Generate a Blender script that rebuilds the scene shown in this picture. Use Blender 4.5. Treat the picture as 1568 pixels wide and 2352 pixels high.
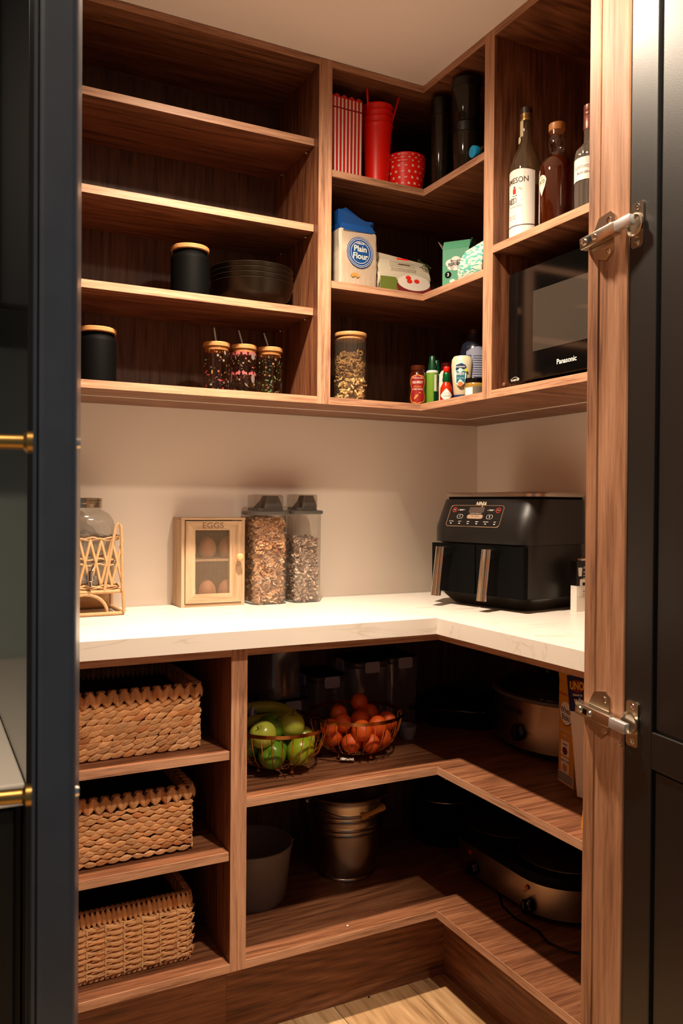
import bpy, math, random
from mathutils import Vector, Matrix
PI = math.pi
sc = bpy.context.scene
for o in list(bpy.data.objects): bpy.data.objects.remove(o)
COL = sc.collection
random.seed(7)

# ---------------------------------------------------------------- camera
def make_camera():
    F, yaw, pit, rol = 1892.92, -.4745, -.0097, .0074
    pos = Vector((-1.5885, -2.1464, 1.1895))
    cy, sy, cp, sp = math.cos(yaw), math.sin(yaw), math.cos(pit), math.sin(pit)
    fwd = Vector((-sy*cp, cy*cp, sp)); right = Vector((cy, sy, 0)); up = right.cross(fwd)
    r = right*math.cos(rol) + up*math.sin(rol); u = -right*math.sin(rol) + up*math.cos(rol)
    cd = bpy.data.cameras.new('camera'); co = bpy.data.objects.new('camera', cd); COL.objects.link(co)
    m = Matrix((r, u, -fwd)).transposed().to_4x4(); m.translation = pos
    co.matrix_world = m
    cd.sensor_fit = 'VERTICAL'; cd.sensor_height = 36; cd.sensor_width = 24
    cd.lens = F/2352*36; cd.clip_start = .02
    cd.dof.use_dof = True; cd.dof.focus_distance = 2.05; cd.dof.aperture_fstop = 17
    sc.camera = co
make_camera()
sc.view_settings.view_transform = 'Standard'; sc.view_settings.look = 'None'
sc.view_settings.gamma = 1; sc.view_settings.use_curve_mapping = False
sc.view_settings.exposure = 0.1

# ---------------------------------------------------------------- world and lamps
w = bpy.data.worlds.new('world'); sc.world = w; w.use_nodes = True
bg = w.node_tree.nodes['Background']; bg.inputs[0].default_value = (.70, .85, 1, 1); bg.inputs[1].default_value = .14
def lamp(name, loc, power, col, rad=.03, expo=2.9):
    """recessed downlight: intensity falls off from straight down as cos^expo"""
    l = bpy.data.lights.new(name, 'SPOT'); l.energy = power; l.color = col; l.shadow_soft_size = rad
    l.spot_size = math.radians(176); l.spot_blend = .05; l.use_nodes = True; nt = l.node_tree; N, L = nt.nodes, nt.links
    em = N.get('Emission') or N.new('ShaderNodeEmission')
    ge = N.new('ShaderNodeNewGeometry'); se = N.new('ShaderNodeSeparateXYZ'); L.new(ge.outputs['Incoming'], se.inputs[0])
    ab = N.new('ShaderNodeMath'); ab.operation = 'ABSOLUTE'; L.new(se.outputs[2], ab.inputs[0])
    pw = N.new('ShaderNodeMath'); pw.operation = 'POWER'; pw.inputs[1].default_value = expo; L.new(ab.outputs[0], pw.inputs[0])
    L.new(pw.outputs[0], em.inputs['Strength'])
    o = bpy.data.objects.new(name, l); o.location = loc; COL.objects.link(o); return o
WARM = (1, .80, .60)
lamp('downlight_pantry', (-.955, -.735, 2.285), 255, WARM, .028)
lamp('downlight_kitchen', (-.775, -1.42, 2.285), 150, WARM, .035)
lamp('downlight_fill', (-2.0, -2.0, 2.285), 130, WARM, .03)  # unseen lamp added to brighten the left worktop and door edge
def add_daylight_fill():
    l = bpy.data.lights.new('daylight_fill', 'AREA'); l.shape = 'RECTANGLE'; l.size = 1.2; l.size_y = 1.3; l.energy = 26  # unseen area light added as cool daylight and front fill; no window built
    l.color = (.55, .78, 1)
    o = bpy.data.objects.new('daylight_fill', l); COL.objects.link(o); o.location = (1.9, -3.1, 1.65)
    o.rotation_euler = (Vector((-1.5, -1.8, 1.2))-Vector(o.location)).to_track_quat('-Z', 'Y').to_euler()
add_daylight_fill()

# ---------------------------------------------------------------- mesh builder
class MB:
    def __init__(s): s.v = []; s.f = []; s.c = []
    def add(s, vs, fs, M=None, col=None):
        n = len(s.v)
        s.v += [tuple(M @ Vector(p)) if M else tuple(p) for p in vs]
        s.f += [tuple(i+n for i in f) for f in fs]
        s.c += [col or (1, 1, 1)]*len(vs)
        return s
    def box(s, x0, y0, z0, x1, y1, z1, M=None, b=0, col=None):
        if b <= 0:
            vs = [(x, y, z) for z in (z0, z1) for (x, y) in ((x0, y0), (x1, y0), (x1, y1), (x0, y1))]
            return s.add(vs, [(3, 2, 1, 0), (4, 5, 6, 7), (0, 1, 5, 4), (1, 2, 6, 5), (2, 3, 7, 6), (3, 0, 4, 7)], M, col)
        cx, cy = (x0+x1)/2, (y0+y1)/2; W, D = x1-x0, y1-y0
        q = lambda k: [(cx+x, cy+y) for x, y in rrect(W-2*k, D-2*k, max(b-k, 1e-5), 2)]
        return s.loft([(q(b), z0), (q(b*.3), z0+b*.3), (q(0), z0+b), (q(0), z1-b), (q(b*.3), z1-b*.3), (q(b), z1)], M, col=col)
    def loft(s, secs, M=None, cap=True, col=None):
        n = len(secs[0][0]); vs = []; fs = []
        for poly, z in secs:
            vs += [(p[0], p[1], z if len(p) < 3 else p[2]) for p in poly]
        for k in range(len(secs)-1):
            for i in range(n):
                j = (i+1) % n; fs.append((k*n+i, k*n+j, (k+1)*n+j, (k+1)*n+i))
        if cap: fs.append(tuple(range(n-1, -1, -1))); fs.append(tuple((len(secs)-1)*n+i for i in range(n)))
        return s.add(vs, fs, M, col)
    def lathe(s, prof, seg=28, M=None, col=None, a0=0, a1=2*PI):
        vs = []; fs = []; full = abs(a1-a0-2*PI) < 1e-6; m = seg if full else seg+1
        for r, z in prof:
            for i in range(m):
                a = a0+(a1-a0)*i/seg; vs.append((r*math.cos(a), r*math.sin(a), z))
        for k in range(len(prof)-1):
            for i in range(seg):
                j = (i+1) % m if full else i+1
                fs.append((k*m+i, k*m+j, (k+1)*m+j, (k+1)*m+i))
        return s.add(vs, fs, M, col)
    def cyl(s, x, y, z0, z1, r, seg=24, r1=None, b=0, M=None, col=None):
        r1 = r if r1 is None else r1
        T = Matrix.Translation((x, y, 0)); T = M @ T if M else T
        pr = [(0, z0), (r-b, z0), (r, z0+b), (r1, z1-b), (r1-b, z1), (0, z1)] if b else [(0, z0), (r, z0), (r1, z1), (0, z1)]
        return s.lathe(pr, seg, T, col)
    def tube(s, pts, r, seg=8, closed=False, M=None, col=None, rs=None):
        P = [Vector(p) for p in pts]; n = len(P); vs = []; fs = []
        T = []
        for i in range(n):
            a = P[(i+1) % n] if (closed or i < n-1) else P[i]
            b = P[i-1] if (closed or i > 0) else P[i]
            t = (a-b); T.append(t.normalized() if t.length > 1e-9 else Vector((0, 0, 1)))
        ref = Vector((0, 0, 1)) if abs(T[0].z) < .9 else Vector((1, 0, 0))
        N = (ref - T[0]*ref.dot(T[0])).normalized()
        for i in range(n):
            N = (N - T[i]*N.dot(T[i]))
            N = N.normalized() if N.length > 1e-6 else T[i].orthogonal().normalized()
            B = T[i].cross(N); rr = rs[i] if rs else r
            for k in range(seg):
                a = 2*PI*k/seg; vs.append(tuple(P[i]+(N*math.cos(a)+B*math.sin(a))*rr))
        m = n if closed else n-1
        for i in range(m):
            j = (i+1) % n
            for k in range(seg):
                l = (k+1) % seg; fs.append((i*seg+k, i*seg+l, j*seg+l, j*seg+k))
        if not closed: fs.append(tuple(range(seg-1, -1, -1))); fs.append(tuple((n-1)*seg+k for k in range(seg)))
        return s.add(vs, fs, M, col)
    def ell(s, c, rx, ry, rz, seg=16, ring=10, M=None, col=None):
        vs = []; fs = []
        for k in range(ring+1):
            t = PI*k/ring
            for i in range(seg):
                a = 2*PI*i/seg
                vs.append((c[0]+rx*math.sin(t)*math.cos(a), c[1]+ry*math.sin(t)*math.sin(a), c[2]-rz*math.cos(t)))
        for k in range(ring):
            for i in range(seg):
                j = (i+1) % seg; fs.append((k*seg+i, k*seg+j, (k+1)*seg+j, (k+1)*seg+i))
        return s.add(vs, fs, M, col)
    def poly(s, pts, M=None, col=None): return s.add(pts, [tuple(range(len(pts)))], M, col)
    def prism(s, pts, z0, z1, M=None, col=None): return s.loft([(pts, z0), (pts, z1)], M, col=col)
    def build(s, name, mat, parent=None, smooth=True, ang=35, loc=None, sub=0, solid=0, kind=None):
        me = bpy.data.meshes.new(name)
        off = Vector((0, 0, 0))
        me.from_pydata(s.v, [], s.f); me.validate()
        if (mat.get('tint') or any(c != (1, 1, 1) for c in s.c)) and len(me.vertices) == len(s.c):
            at = me.color_attributes.new('tint', 'FLOAT_COLOR', 'POINT')
            at.data.foreach_set('color', [k for c in s.c for k in (c[0], c[1], c[2], 1)])
        if smooth:
            me.shade_smooth(); me.set_sharp_from_angle(angle=math.radians(ang))
        me.materials.append(mat)
        o = bpy.data.objects.new(name, me); COL.objects.link(o)
        if parent: o.parent = parent
        if loc: o.location = loc
        if solid:
            m = o.modifiers.new('solid', 'SOLIDIFY'); m.thickness = solid; m.offset = 0
        if sub:
            m = o.modifiers.new('sub', 'SUBSURF'); m.levels = sub; m.render_levels = sub
        if kind: o['kind'] = kind
        return o
def rrect(w, d, r, n=4):
    r = min(r, w/2-1e-5, d/2-1e-5); out = []
    for cx, cy, a in ((w/2-r, d/2-r, 0), (-w/2+r, d/2-r, PI/2), (-w/2+r, -d/2+r, PI), (w/2-r, -d/2+r, 1.5*PI)):
        for i in range(n+1):
            t = a+PI/2*i/n; out.append((cx+r*math.cos(t), cy+r*math.sin(t)))
    return out
def tr(x=0, y=0, z=0): return Matrix.Translation((x, y, z))
def rz(a): return Matrix.Rotation(a, 4, 'Z')
def rx(a): return Matrix.Rotation(a, 4, 'X')
def ry(a): return Matrix.Rotation(a, 4, 'Y')
def thing(name, label, cat, loc=(0, 0, 0), rot=0, group=None):
    o = bpy.data.objects.new(name, None); COL.objects.link(o); o.location = loc; o.rotation_euler = (0, 0, rot)
    o.empty_display_size = .02; o['label'] = label; o['category'] = cat
    if group: o['group'] = group
    return o
def tag(o, label, cat, group=None):
    o['label'] = label; o['category'] = cat
    if group: o['group'] = group
    return o
def struct(o): o['kind'] = 'structure'; return o
_tc = {}
def txt(name, s, size, mat, parent, M=None, wrap=None, bold=0, shear=0, sx=1.0, align='CENTER', depth=0):
    """flat lettering in the local xz plane facing -y; wrap = cylinder radius"""
    key = (s, bold, shear, align)
    if key not in _tc:
        cu = bpy.data.curves.new('t', 'FONT'); cu.body = s; cu.size = 1; cu.align_x = align; cu.align_y = 'CENTER'
        cu.offset = bold; cu.shear = shear; cu.resolution_u = 3
        ob = bpy.data.objects.new('t', cu); me = bpy.data.meshes.new_from_object(ob)
        _tc[key] = ([tuple(v.co) for v in me.vertices], [tuple(p.vertices) for p in me.polygons])
        bpy.data.objects.remove(ob); bpy.data.curves.remove(cu); bpy.data.meshes.remove(me)
    vs, fs = _tc[key]; out = []
    for x, y, z in vs:
        X, Z = x*size*sx, y*size
        out.append((wrap*math.sin(X/wrap), -wrap*math.cos(X/wrap), Z) if wrap else (X, 0, Z))
    return MB().add(out, fs, M).build(name, mat, parent, smooth=False)
def patch(r, a0, a1, z0, z1, n=16, M=None, col=None, mb=None, top=None, bot=None, nz=6):
    """patch of a cylinder wall, angles measured from -y"""
    mb = mb or MB(); vs = []; fs = []
    for k in range(nz+1):
        for i in range(n+1):
            u = i/n; a = a0+(a1-a0)*u
            lo = z0+(bot(u) if bot else 0); hi = z1+(top(u) if top else 0)
            vs.append((r*math.sin(a), -r*math.cos(a), lo+(hi-lo)*k/nz))
    for k in range(nz):
        for i in range(n): a = k*(n+1)+i; fs.append((a, a+1, a+n+2, a+n+1))
    return mb.add(vs, fs, M, col)
def wpoly(mb, r, pts, M=None, col=None):
    """small printed shape wrapped on a cylinder (r) or flat (r=None), pts in (x,z)"""
    c = (sum(p[0] for p in pts)/len(pts), sum(p[1] for p in pts)/len(pts))
    q = [c]+list(pts); vs = [(r*math.sin(x/r), -r*math.cos(x/r), z) if r else (x, 0, z) for x, z in q]
    n = len(pts)
    return mb.add(vs, [(0, 1+i, 1+(i+1) % n) for i in range(n)], M, col)
def circ(cx, cz, rx_, rz_=None, n=16, a0=0):
    rz_ = rz_ or rx_
    return [(cx+rx_*math.cos(a0+2*PI*i/n), cz+rz_*math.sin(a0+2*PI*i/n)) for i in range(n)]
def ring(mb, cx, cz, r0, r1, wr=None, M=None, n=28, e=1):
    vs = []; fs = []
    for i in range(n):
        a = 2*PI*i/n
        for r in (r0, r1):
            x, z = cx+r*math.cos(a), cz+r*math.sin(a)*e
            vs.append((wr*math.sin(x/wr), -wr*math.cos(x/wr), z) if wr else (x, 0, z))
    for i in range(n): j = (i+1) % n; fs.append((2*i, 2*i+1, 2*j+1, 2*j))
    return mb.add(vs, fs, M)

# ---------------------------------------------------------------- materials
def srgb(h):
    c = [int(h[i:i+2], 16)/255 for i in (0, 2, 4)]
    return tuple((x/12.92 if x <= .04045 else ((x+.055)/1.055)**2.4) for x in c)
def new_mat(name):
    m = bpy.data.materials.new(name); m.use_nodes = True; nt = m.node_tree
    return m, nt, nt.nodes, nt.links, nt.nodes['Principled BSDF']
def pmat(name, hexc, rough=.5, metal=0, var=.06, nscale=30, bump=0, bscale=200, spec=.5, coat=0, tint=False, sss=0, trans=0, alpha=1):
    m, nt, N, L, P = new_mat(name); c = srgb(hexc) if isinstance(hexc, str) else hexc
    tc = N.new('ShaderNodeTexCoord'); no = N.new('ShaderNodeTexNoise'); no.inputs['Scale'].default_value = nscale; no.inputs['Detail'].default_value = 4
    L.new(tc.outputs['Object'], no.inputs['Vector'])
    r = N.new('ShaderNodeMapRange'); r.inputs[3].default_value = 1-var; r.inputs[4].default_value = 1+var; L.new(no.outputs['Fac'], r.inputs[0])
    mx = N.new('ShaderNodeVectorMath'); mx.operation = 'SCALE'; mx.inputs[0].default_value = c; L.new(r.outputs[0], mx.inputs['Scale'])
    out = mx.outputs[0]
    if tint:
        m['tint'] = 1
        at = N.new('ShaderNodeAttribute'); at.attribute_name = 'tint'
        m2 = N.new('ShaderNodeVectorMath'); m2.operation = 'MULTIPLY'; L.new(out, m2.inputs[0]); L.new(at.outputs['Color'], m2.inputs[1]); out = m2.outputs[0]
    L.new(out, P.inputs['Base Color'])
    P.inputs['Roughness'].default_value = rough; P.inputs['Metallic'].default_value = metal
    P.inputs['Specular IOR Level'].default_value = spec; P.inputs['Coat Weight'].default_value = coat
    if sss: P.inputs['Subsurface Weight'].default_value = sss; P.inputs['Subsurface Radius'].default_value = (.01, .006, .003)
    if trans: P.inputs['Transmission Weight'].default_value = trans
    if alpha < 1: P.inputs['Alpha'].default_value = alpha
    if bump:
        nb = N.new('ShaderNodeTexNoise'); nb.inputs['Scale'].default_value = bscale; L.new(tc.outputs['Object'], nb.inputs['Vector'])
        b = N.new('ShaderNodeBump'); b.inputs['Strength'].default_value = bump; b.inputs['Distance'].default_value = .002; L.new(nb.outputs['Fac'], b.inputs['Height']); L.new(b.outputs[0], P.inputs['Normal'])
    return m
def wood(name, axis, dark, mid, light, fig=1.0, freq=1.0, rough=.45, bump=.25, spec=.35, seed=0.0):
    m, nt, N, L, P = new_mat(name)
    tc = N.new('ShaderNodeTexCoord'); i = 'xyz'.index(axis)
    mp = N.new('ShaderNodeMapping'); s = [1.0*freq]*3; s[i] = .045*freq; mp.inputs['Scale'].default_value = s; mp.inputs['Location'].default_value = (seed, seed*1.7, seed*.6)
    L.new(tc.outputs['Object'], mp.inputs['Vector'])
    # broad figure that bends the grain lines
    mf = N.new('ShaderNodeMapping'); sf = [4.5]*3; sf[i] = .55; mf.inputs['Scale'].default_value = sf; mf.inputs['Location'].default_value = (seed+3, seed, 1)
    L.new(tc.outputs['Object'], mf.inputs['Vector'])
    nf = N.new('ShaderNodeTexNoise'); nf.inputs['Scale'].default_value = 1; nf.inputs['Detail'].default_value = 1.5; L.new(mf.outputs[0], nf.inputs['Vector'])
    sc_ = N.new('ShaderNodeMath'); sc_.operation = 'MULTIPLY'; sc_.inputs[1].default_value = 20*fig; L.new(nf.outputs['Fac'], sc_.inputs[0])
    sn = N.new('ShaderNodeMath'); sn.operation = 'FRACT'; L.new(sc_.outputs[0], sn.inputs[0])
    pg = N.new('ShaderNodeMath'); pg.operation = 'PINGPONG'; pg.inputs[1].default_value = .5; L.new(sc_.outputs[0], pg.inputs[0])
    n1 = N.new('ShaderNodeTexNoise'); n1.inputs['Scale'].default_value = 110; n1.inputs['Detail'].default_value = 5; n1.inputs['Roughness'].default_value = .65; L.new(mp.outputs[0], n1.inputs['Vector'])
    n2 = N.new('ShaderNodeTexNoise'); n2.inputs['Scale'].default_value = 420; n2.inputs['Detail'].default_value = 3; L.new(mp.outputs[0], n2.inputs['Vector'])
    a = N.new('ShaderNodeMath'); a.operation = 'MULTIPLY_ADD'; a.inputs[1].default_value = .85; L.new(n1.outputs['Fac'], a.inputs[0])
    b = N.new('ShaderNodeMath'); b.operation = 'MULTIPLY'; b.inputs[1].default_value = .30; L.new(pg.outputs[0], b.inputs[0]); L.new(b.outputs[0], a.inputs[2])
    a2 = N.new('ShaderNodeMath'); a2.operation = 'MULTIPLY_ADD'; a2.inputs[1].default_value = .35; L.new(n2.outputs['Fac'], a2.inputs[0]); L.new(a.outputs[0], a2.inputs[2])
    cr = N.new('ShaderNodeValToRGB'); L.new(a2.outputs[0], cr.inputs[0]); e = cr.color_ramp.elements
    e[0].position = .46; e[0].color = (*srgb(dark), 1); e[1].position = .92; e[1].color = (*srgb(light), 1)
    k = e.new(.64); k.color = (*srgb(mid), 1)
    L.new(cr.outputs[0], P.inputs['Base Color'])
    P.inputs['Roughness'].default_value = rough; P.inputs['Specular IOR Level'].default_value = spec
    bp = N.new('ShaderNodeBump'); bp.inputs['Strength'].default_value = bump; bp.inputs['Distance'].default_value = .0006; L.new(a2.outputs[0], bp.inputs['Height']); L.new(bp.outputs[0], P.inputs['Normal'])
    return m
def thin_glass(name, col=(1, 1, 1), rough=.02, refl=1.0, noise=0, milk=0, mcol=None):
    """clear wall: fresnel mix of transparency and gloss"""
    m, nt, N, L, P = new_mat(name); N.remove(P); out = N['Material Output']
    t = N.new('ShaderNodeBsdfTransparent'); t.inputs[0].default_value = (*col, 1)
    g = N.new('ShaderNodeBsdfGlossy'); g.inputs['Roughness'].default_value = rough
    f = N.new('ShaderNodeFresnel'); ge = N.new('ShaderNodeNewGeometry'); mr = N.new('ShaderNodeMapRange')
    mr.inputs[3].default_value = 1.5; mr.inputs[4].default_value = 1/1.5; L.new(ge.outputs['Backfacing'], mr.inputs[0]); L.new(mr.outputs[0], f.inputs['IOR'])
    mu = N.new('ShaderNodeMath'); mu.operation = 'MULTIPLY'; mu.inputs[1].default_value = refl; L.new(f.outputs[0], mu.inputs[0])
    mx = N.new('ShaderNodeMixShader'); L.new(mu.outputs[0], mx.inputs[0]); L.new(t.outputs[0], mx.inputs[1]); L.new(g.outputs[0], mx.inputs[2])
    if milk:
        df = N.new('ShaderNodeBsdfDiffuse'); df.inputs[0].default_value = (*(mcol or col), 1); m2 = N.new('ShaderNodeMixShader'); m2.inputs[0].default_value = milk
        L.new(mx.outputs[0], m2.inputs[1]); L.new(df.outputs[0], m2.inputs[2]); L.new(m2.outputs[0], out.inputs[0])
    else: L.new(mx.outputs[0], out.inputs[0])
    tc = N.new('ShaderNodeTexCoord'); no = N.new('ShaderNodeTexNoise'); no.inputs['Scale'].default_value = 25; L.new(tc.outputs['Object'], no.inputs['Vector'])
    b = N.new('ShaderNodeBump'); b.inputs['Strength'].default_value = max(noise, .02); b.inputs['Distance'].default_value = .002; L.new(no.outputs['Fac'], b.inputs['Height']); L.new(b.outputs[0], g.inputs['Normal']); L.new(b.outputs[0], f.inputs['Normal'])
    return m
WD, WM, WL = '482a1b', '72472f', '99694a'  # body walnut kept darker than its edges, imitating shade in the cavities
M = {}
for ax_ in 'xyz':
    M['wood_'+ax_] = wood('walnut_'+ax_, ax_, WD, WM, WL)
    M['edge_'+ax_] = wood('walnut_edge_'+ax_, ax_, '7c5844', 'ae8265', 'caa182', fig=.3, freq=1.3, seed=4)  # same walnut lightened, the light on front edges put into the colour
M['back'] = wood('walnut_back', 'z', '3a271e', '59402f', '755642', fig=1.0, seed=2)
M['wall'] = pmat('wall_paint', 'efe3d6', .6, var=.015, nscale=6, bump=.05, bscale=300)
M['ceil'] = pmat('ceiling_paint', 'f1efec', .8, var=.015, nscale=8, bump=.04, bscale=250)
M['black_lacquer'] = pmat('black_door_lacquer', '0a0908', .38, var=.12, nscale=14, bump=.04, bscale=700, spec=.6)
M['navy_edge'] = pmat('blue_black_door_edge', '2f3238', .27, var=.25, nscale=45, bump=.03, bscale=90, spec=.8)
M['chrome'] = pmat('chrome', 'd8d4cc', .12, 1, var=.03)
M['nickel'] = pmat('nickel', 'b9ae9c', .25, 1, var=.05, nscale=80)
M['steel'] = pmat('brushed_steel', 'c2bbb0', .28, 1, var=.08, nscale=12)
M['brass'] = pmat('brushed_brass', 'b08a4c', .3, 1, var=.08, nscale=150)
M['copper'] = pmat('copper_wire', 'c88a52', .2, 1, var=.06)
M['black'] = pmat('black_plastic', '0e0d0d', .38, var=.1, nscale=40, bump=.05, bscale=700)
M['black_gloss'] = pmat('black_gloss', '070707', .08, var=.05)
M['black_matt'] = pmat('black_matt', '040404', .65, var=.1, bump=.05, spec=.08)
M['white_print'] = pmat('white_print', 'e8e2d8', .5, var=.03)
M['paper'] = pmat('paper_white', 'e6ddd0', .6, var=.04)
M['red'] = pmat('red_plastic', 'ee1a0c', .35, var=.03, sss=.05)
M['clear'] = thin_glass('clear_glass', (.93, .92, .90), .03, 2.0, 0, .04, (.6, .57, .53))
M['clear_jar'] = thin_glass('jar_glass', (.93, .94, .93), .03, 2.0, .10, .03, (.6, .58, .55))
M['bamboo'] = wood('bamboo', 'x', '9c6a3a', 'b98650', 'c99962', fig=.2, freq=2, rough=.5)

# ================================================================ setting
ZC = 2.3015; T = .018
def sbox(name, mat, *a, b=0): return struct(MB().box(*a, b=b).build(name, mat))
sbox('wall_back', M['wall'], -1.5, 0, 0, .06, .06, ZC)
sbox('wall_right', M['wall'], 0, -1.26, 0, .06, 0, ZC)
sbox('ceiling', M['ceil'], -4.2, -4.2, ZC, 1.2, .06, ZC+.05)
# the ceiling lamps' bright heads belong to the lamps themselves
fl = struct(MB().box(-4.2, -4.2, -.03, 1.2, .06, -.006).build('floor', pmat('floor_joint', '4a3626', .8)))
plank_m = [wood('oak_plank_%d' % i, 'y', d, mi, l, fig=.8, freq=.7, rough=.5, seed=i*3.1) for i, (d, mi, l) in enumerate((('8f6f4c', 'b8966c', 'd0b088'), ('9a7a55', 'c2a277', 'd8bb94'), ('7f6040', 'a8845c', 'c4a078')))]
px = -2.965
k = 0
pm_cache = {}
while px < 0.05:
    y = -3.2 + (k*.53 % 1.3)-1.3
    while y < -.3:
        a, b = max(y, -3.2), min(y+1.3, -.38)
        if b-a > .05:
            key = (k*7+int(y*10)) % 3
            MB().box(px+.0008, a+.0008, -.006, px+.2042, b-.0008, 0, b=.0008).build('plank', plank_m[key], fl, smooth=False)
        y += 1.3
    px += .205; k += 1
# ---------------------------------------------------------------- cabinets
def board(name, par, mat, x0, y0, z0, x1, y1, z1, kids=None):
    L = par.location; return MB().box(x0-L.x, y0-L.y, z0-L.z, x1-L.x, y1-L.y, z1-L.z, b=.0006).build(name, mat, par, smooth=False)
def ell_board(name, par, mat, dx, dy, xl, yr, z0, z1, edge=True):
    """L-shaped board in the corner: leg A depth dy along the back wall to x=xl, leg B depth dx along the right wall to y=yr"""
    L = par.location; e = .0012
    pts = [(xl, -.004), (xl, -dy+e), (-dx+e, -dy+e), (-dx+e, yr), (-.004, yr), (-.004, -.004)]
    o = MB().prism([(x-L.x, y-L.y) for x, y in pts], z0-L.z, z1-L.z).build(name, mat, par, smooth=False)
    if edge:
        MB().box(xl-L.x, -dy-L.y, z0-L.z, -dx-L.x, -dy+e-L.y, z1-L.z).build('edge_band', M['edge_x'], o, smooth=False)
        MB().box(-dx-L.x, yr-L.y, z0-L.z, -dx+e-L.x, -dy+e-L.y, z1-L.z).build('edge_band', M['edge_y'], o, smooth=False)
    return o
def sh(name, par, x0, y0, z0, x1, y1, z1, front='-y'):
    L = par.location; e = .0012
    if front == '-y':
        o = board(name, par, M['wood_x'], x0, y0+e, z0, x1, y1, z1)
        MB().box(x0-L.x, y0-L.y, z0-L.z, x1-L.x, y0+e-L.y, z1-L.z).build('edge_band', M['edge_x'], o, smooth=False)
    else:
        o = board(name, par, M['wood_x'], x0+e, y0, z0, x1, y1, z1)
        MB().box(x0-L.x, y0-L.y, z0-L.z, x0+e-L.x, y1-L.y, z1-L.z).build('edge_band', M['edge_y'], o, smooth=False)
    return o
def vert(name, par, x0, y0, z0, x1, y1, z1, front='-y'):
    L = par.location; e = .0012
    if front == '-y':
        o = board(name, par, M['wood_z'], x0, y0+e, z0, x1, y1, z1)
        MB().box(x0-L.x, y0-L.y, z0-L.z, x1-L.x, y0+e-L.y, z1-L.z).build('edge_band', M['edge_z'], o, smooth=False)
    else:
        o = board(name, par, M['wood_z'], x0+e, y0, z0, x1, y1, z1)
        MB().box(x0-L.x, y0-L.y, z0-L.z, x0+e-L.x, y1-L.y, z1-L.z).build('edge_band', M['edge_z'], o, smooth=False)
    return o
def shelf_pin(par, x, y, z, ax='x', sgn=1):
    L = par.location; Mx = tr(x-L.x, y-L.y, z-L.z) @ (ry(sgn*PI/2) if ax == 'x' else rx(PI/2))
    MB().lathe([(0, 0), (.0022, 0), (.0022, .006), (.0015, .008), (0, .008)], 10, Mx).build('shelf_pin', M['chrome'], par)
UA, UB, ZB = .2848, .3969, 1.4581      # upper depths and the bottom board's top
XL = -1.475; XD = -.6849; YD = -.5708; YR = -1.237
ZT = 2.2835; B0 = ZB-T
up1 = thing('shelving_unit', 'open walnut shelving unit with four wide bays on the back wall', 'shelving', (-1.08, -.14, B0))
sh('top_panel', up1, XL+T, -UA, ZT, XD-T, -.004, ZT+.0165)
sh('bottom_panel', up1, XL+T, -UA, B0, XD-T, 0, ZB)
board('back_panel', up1, M['back'], XL+T, -.004, ZB, XD-T, 0, ZT)
vert('side_panel', up1, XD-T, -UA, B0, XD-.0001, 0, ZT+.0165)
vert('side_panel', up1, XL, -UA, B0, XL+T, 0, ZT+.0165)
for z in (2.1086, 1.8933, 1.6833):
    s = sh('shelf', up1, XL+T+.001, -UA+.0266, z-T, XD-T-.0008, -.006, z)
    for px_ in (-1.07,):
        shelf_pin(up1, px_, -.004, z-T-.004, 'y')
    for py in (-.22, -.06): shelf_pin(up1, XD-T, py, z-T-.004, 'x', -1)
up2 = thing('corner_shelving_unit', 'walnut corner shelving unit with two L-shaped shelves holding party cups, flour and sauces', 'shelving', (-.3, -.28, B0))
ell_board('top_panel', up2, M['wood_x'], UB, UA, XD+T, YD+T, ZT, ZT+.0165)
ell_board('bottom_panel', up2, M['wood_x'], UB, UA, XD+T, YD+T, B0, ZB)
board('back_panel', up2, M['back'], XD+T, -.004, ZB, -.004, 0, ZT)
board('back_panel', up2, M['back'], -.004, YD+T, ZB, 0, 0, ZT)
vert('side_panel', up2, XD, -UA, B0, XD+T, 0, ZT+.0165)
vert('side_panel', up2, -UB, YD, B0, 0, YD+T, ZT+.0165, '-x')
for z in (2.0335, 1.7539):
    ell_board('shelf', up2, M['wood_x'], UB-.0093, UA-.0093, XD+T+.0008, YD+T+.0008, z-T, z)
up3 = thing('microwave_shelving_unit', 'walnut shelving unit on the right wall holding liquor bottles above a microwave bay', 'shelving', (-.2, -.9, B0))
sh('top_panel', up3, -UB, YR, ZT, -.004, YD-T, ZT+.0165, '-x')
sh('bottom_panel', up3, -UB, YR, B0, 0, YD-T, ZB, '-x')
board('back_panel', up3, M['back'], -.004, YR, ZB, 0, YD-T, ZT)
vert('side_panel', up3, -UB, YD-T, B0, 0, YD-.0001, ZT+.0165, '-x')
sh('shelf', up3, -UB, YR, 1.796-T, -.004, YD-T, 1.796, '-x')
mbp = MB().lathe([(0, 0), (.005, 0), (.0052, .0006), (.004, .001), (0, .001)], 18, tr(-.36+.2, YD-T+.9, 1.4737-B0) @ rx(PI/2)); mbp.build('screw_cap', M['edge_z'], up3)
MB().cyl(0, 0, 0, .0004, .0022, 12, M=tr(-.35+.2, YD-T-.0001+.9, 1.9535-B0) @ rx(PI/2)).build('pin_hole', M['black_matt'], up3)
# recessed scribe strips above the units, blackened to stand in for their shadow
st = struct(MB().box(XL, -UA+.006, ZT+.0165, XD, -.01, ZC).box(XD, -UA+.006, ZT+.0165, -UB+.006, -.01, ZC).box(-UB+.006, YR, ZT+.0165, -.01, -.01, ZC).build('trim_1', M['black_matt'], smooth=False))
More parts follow.
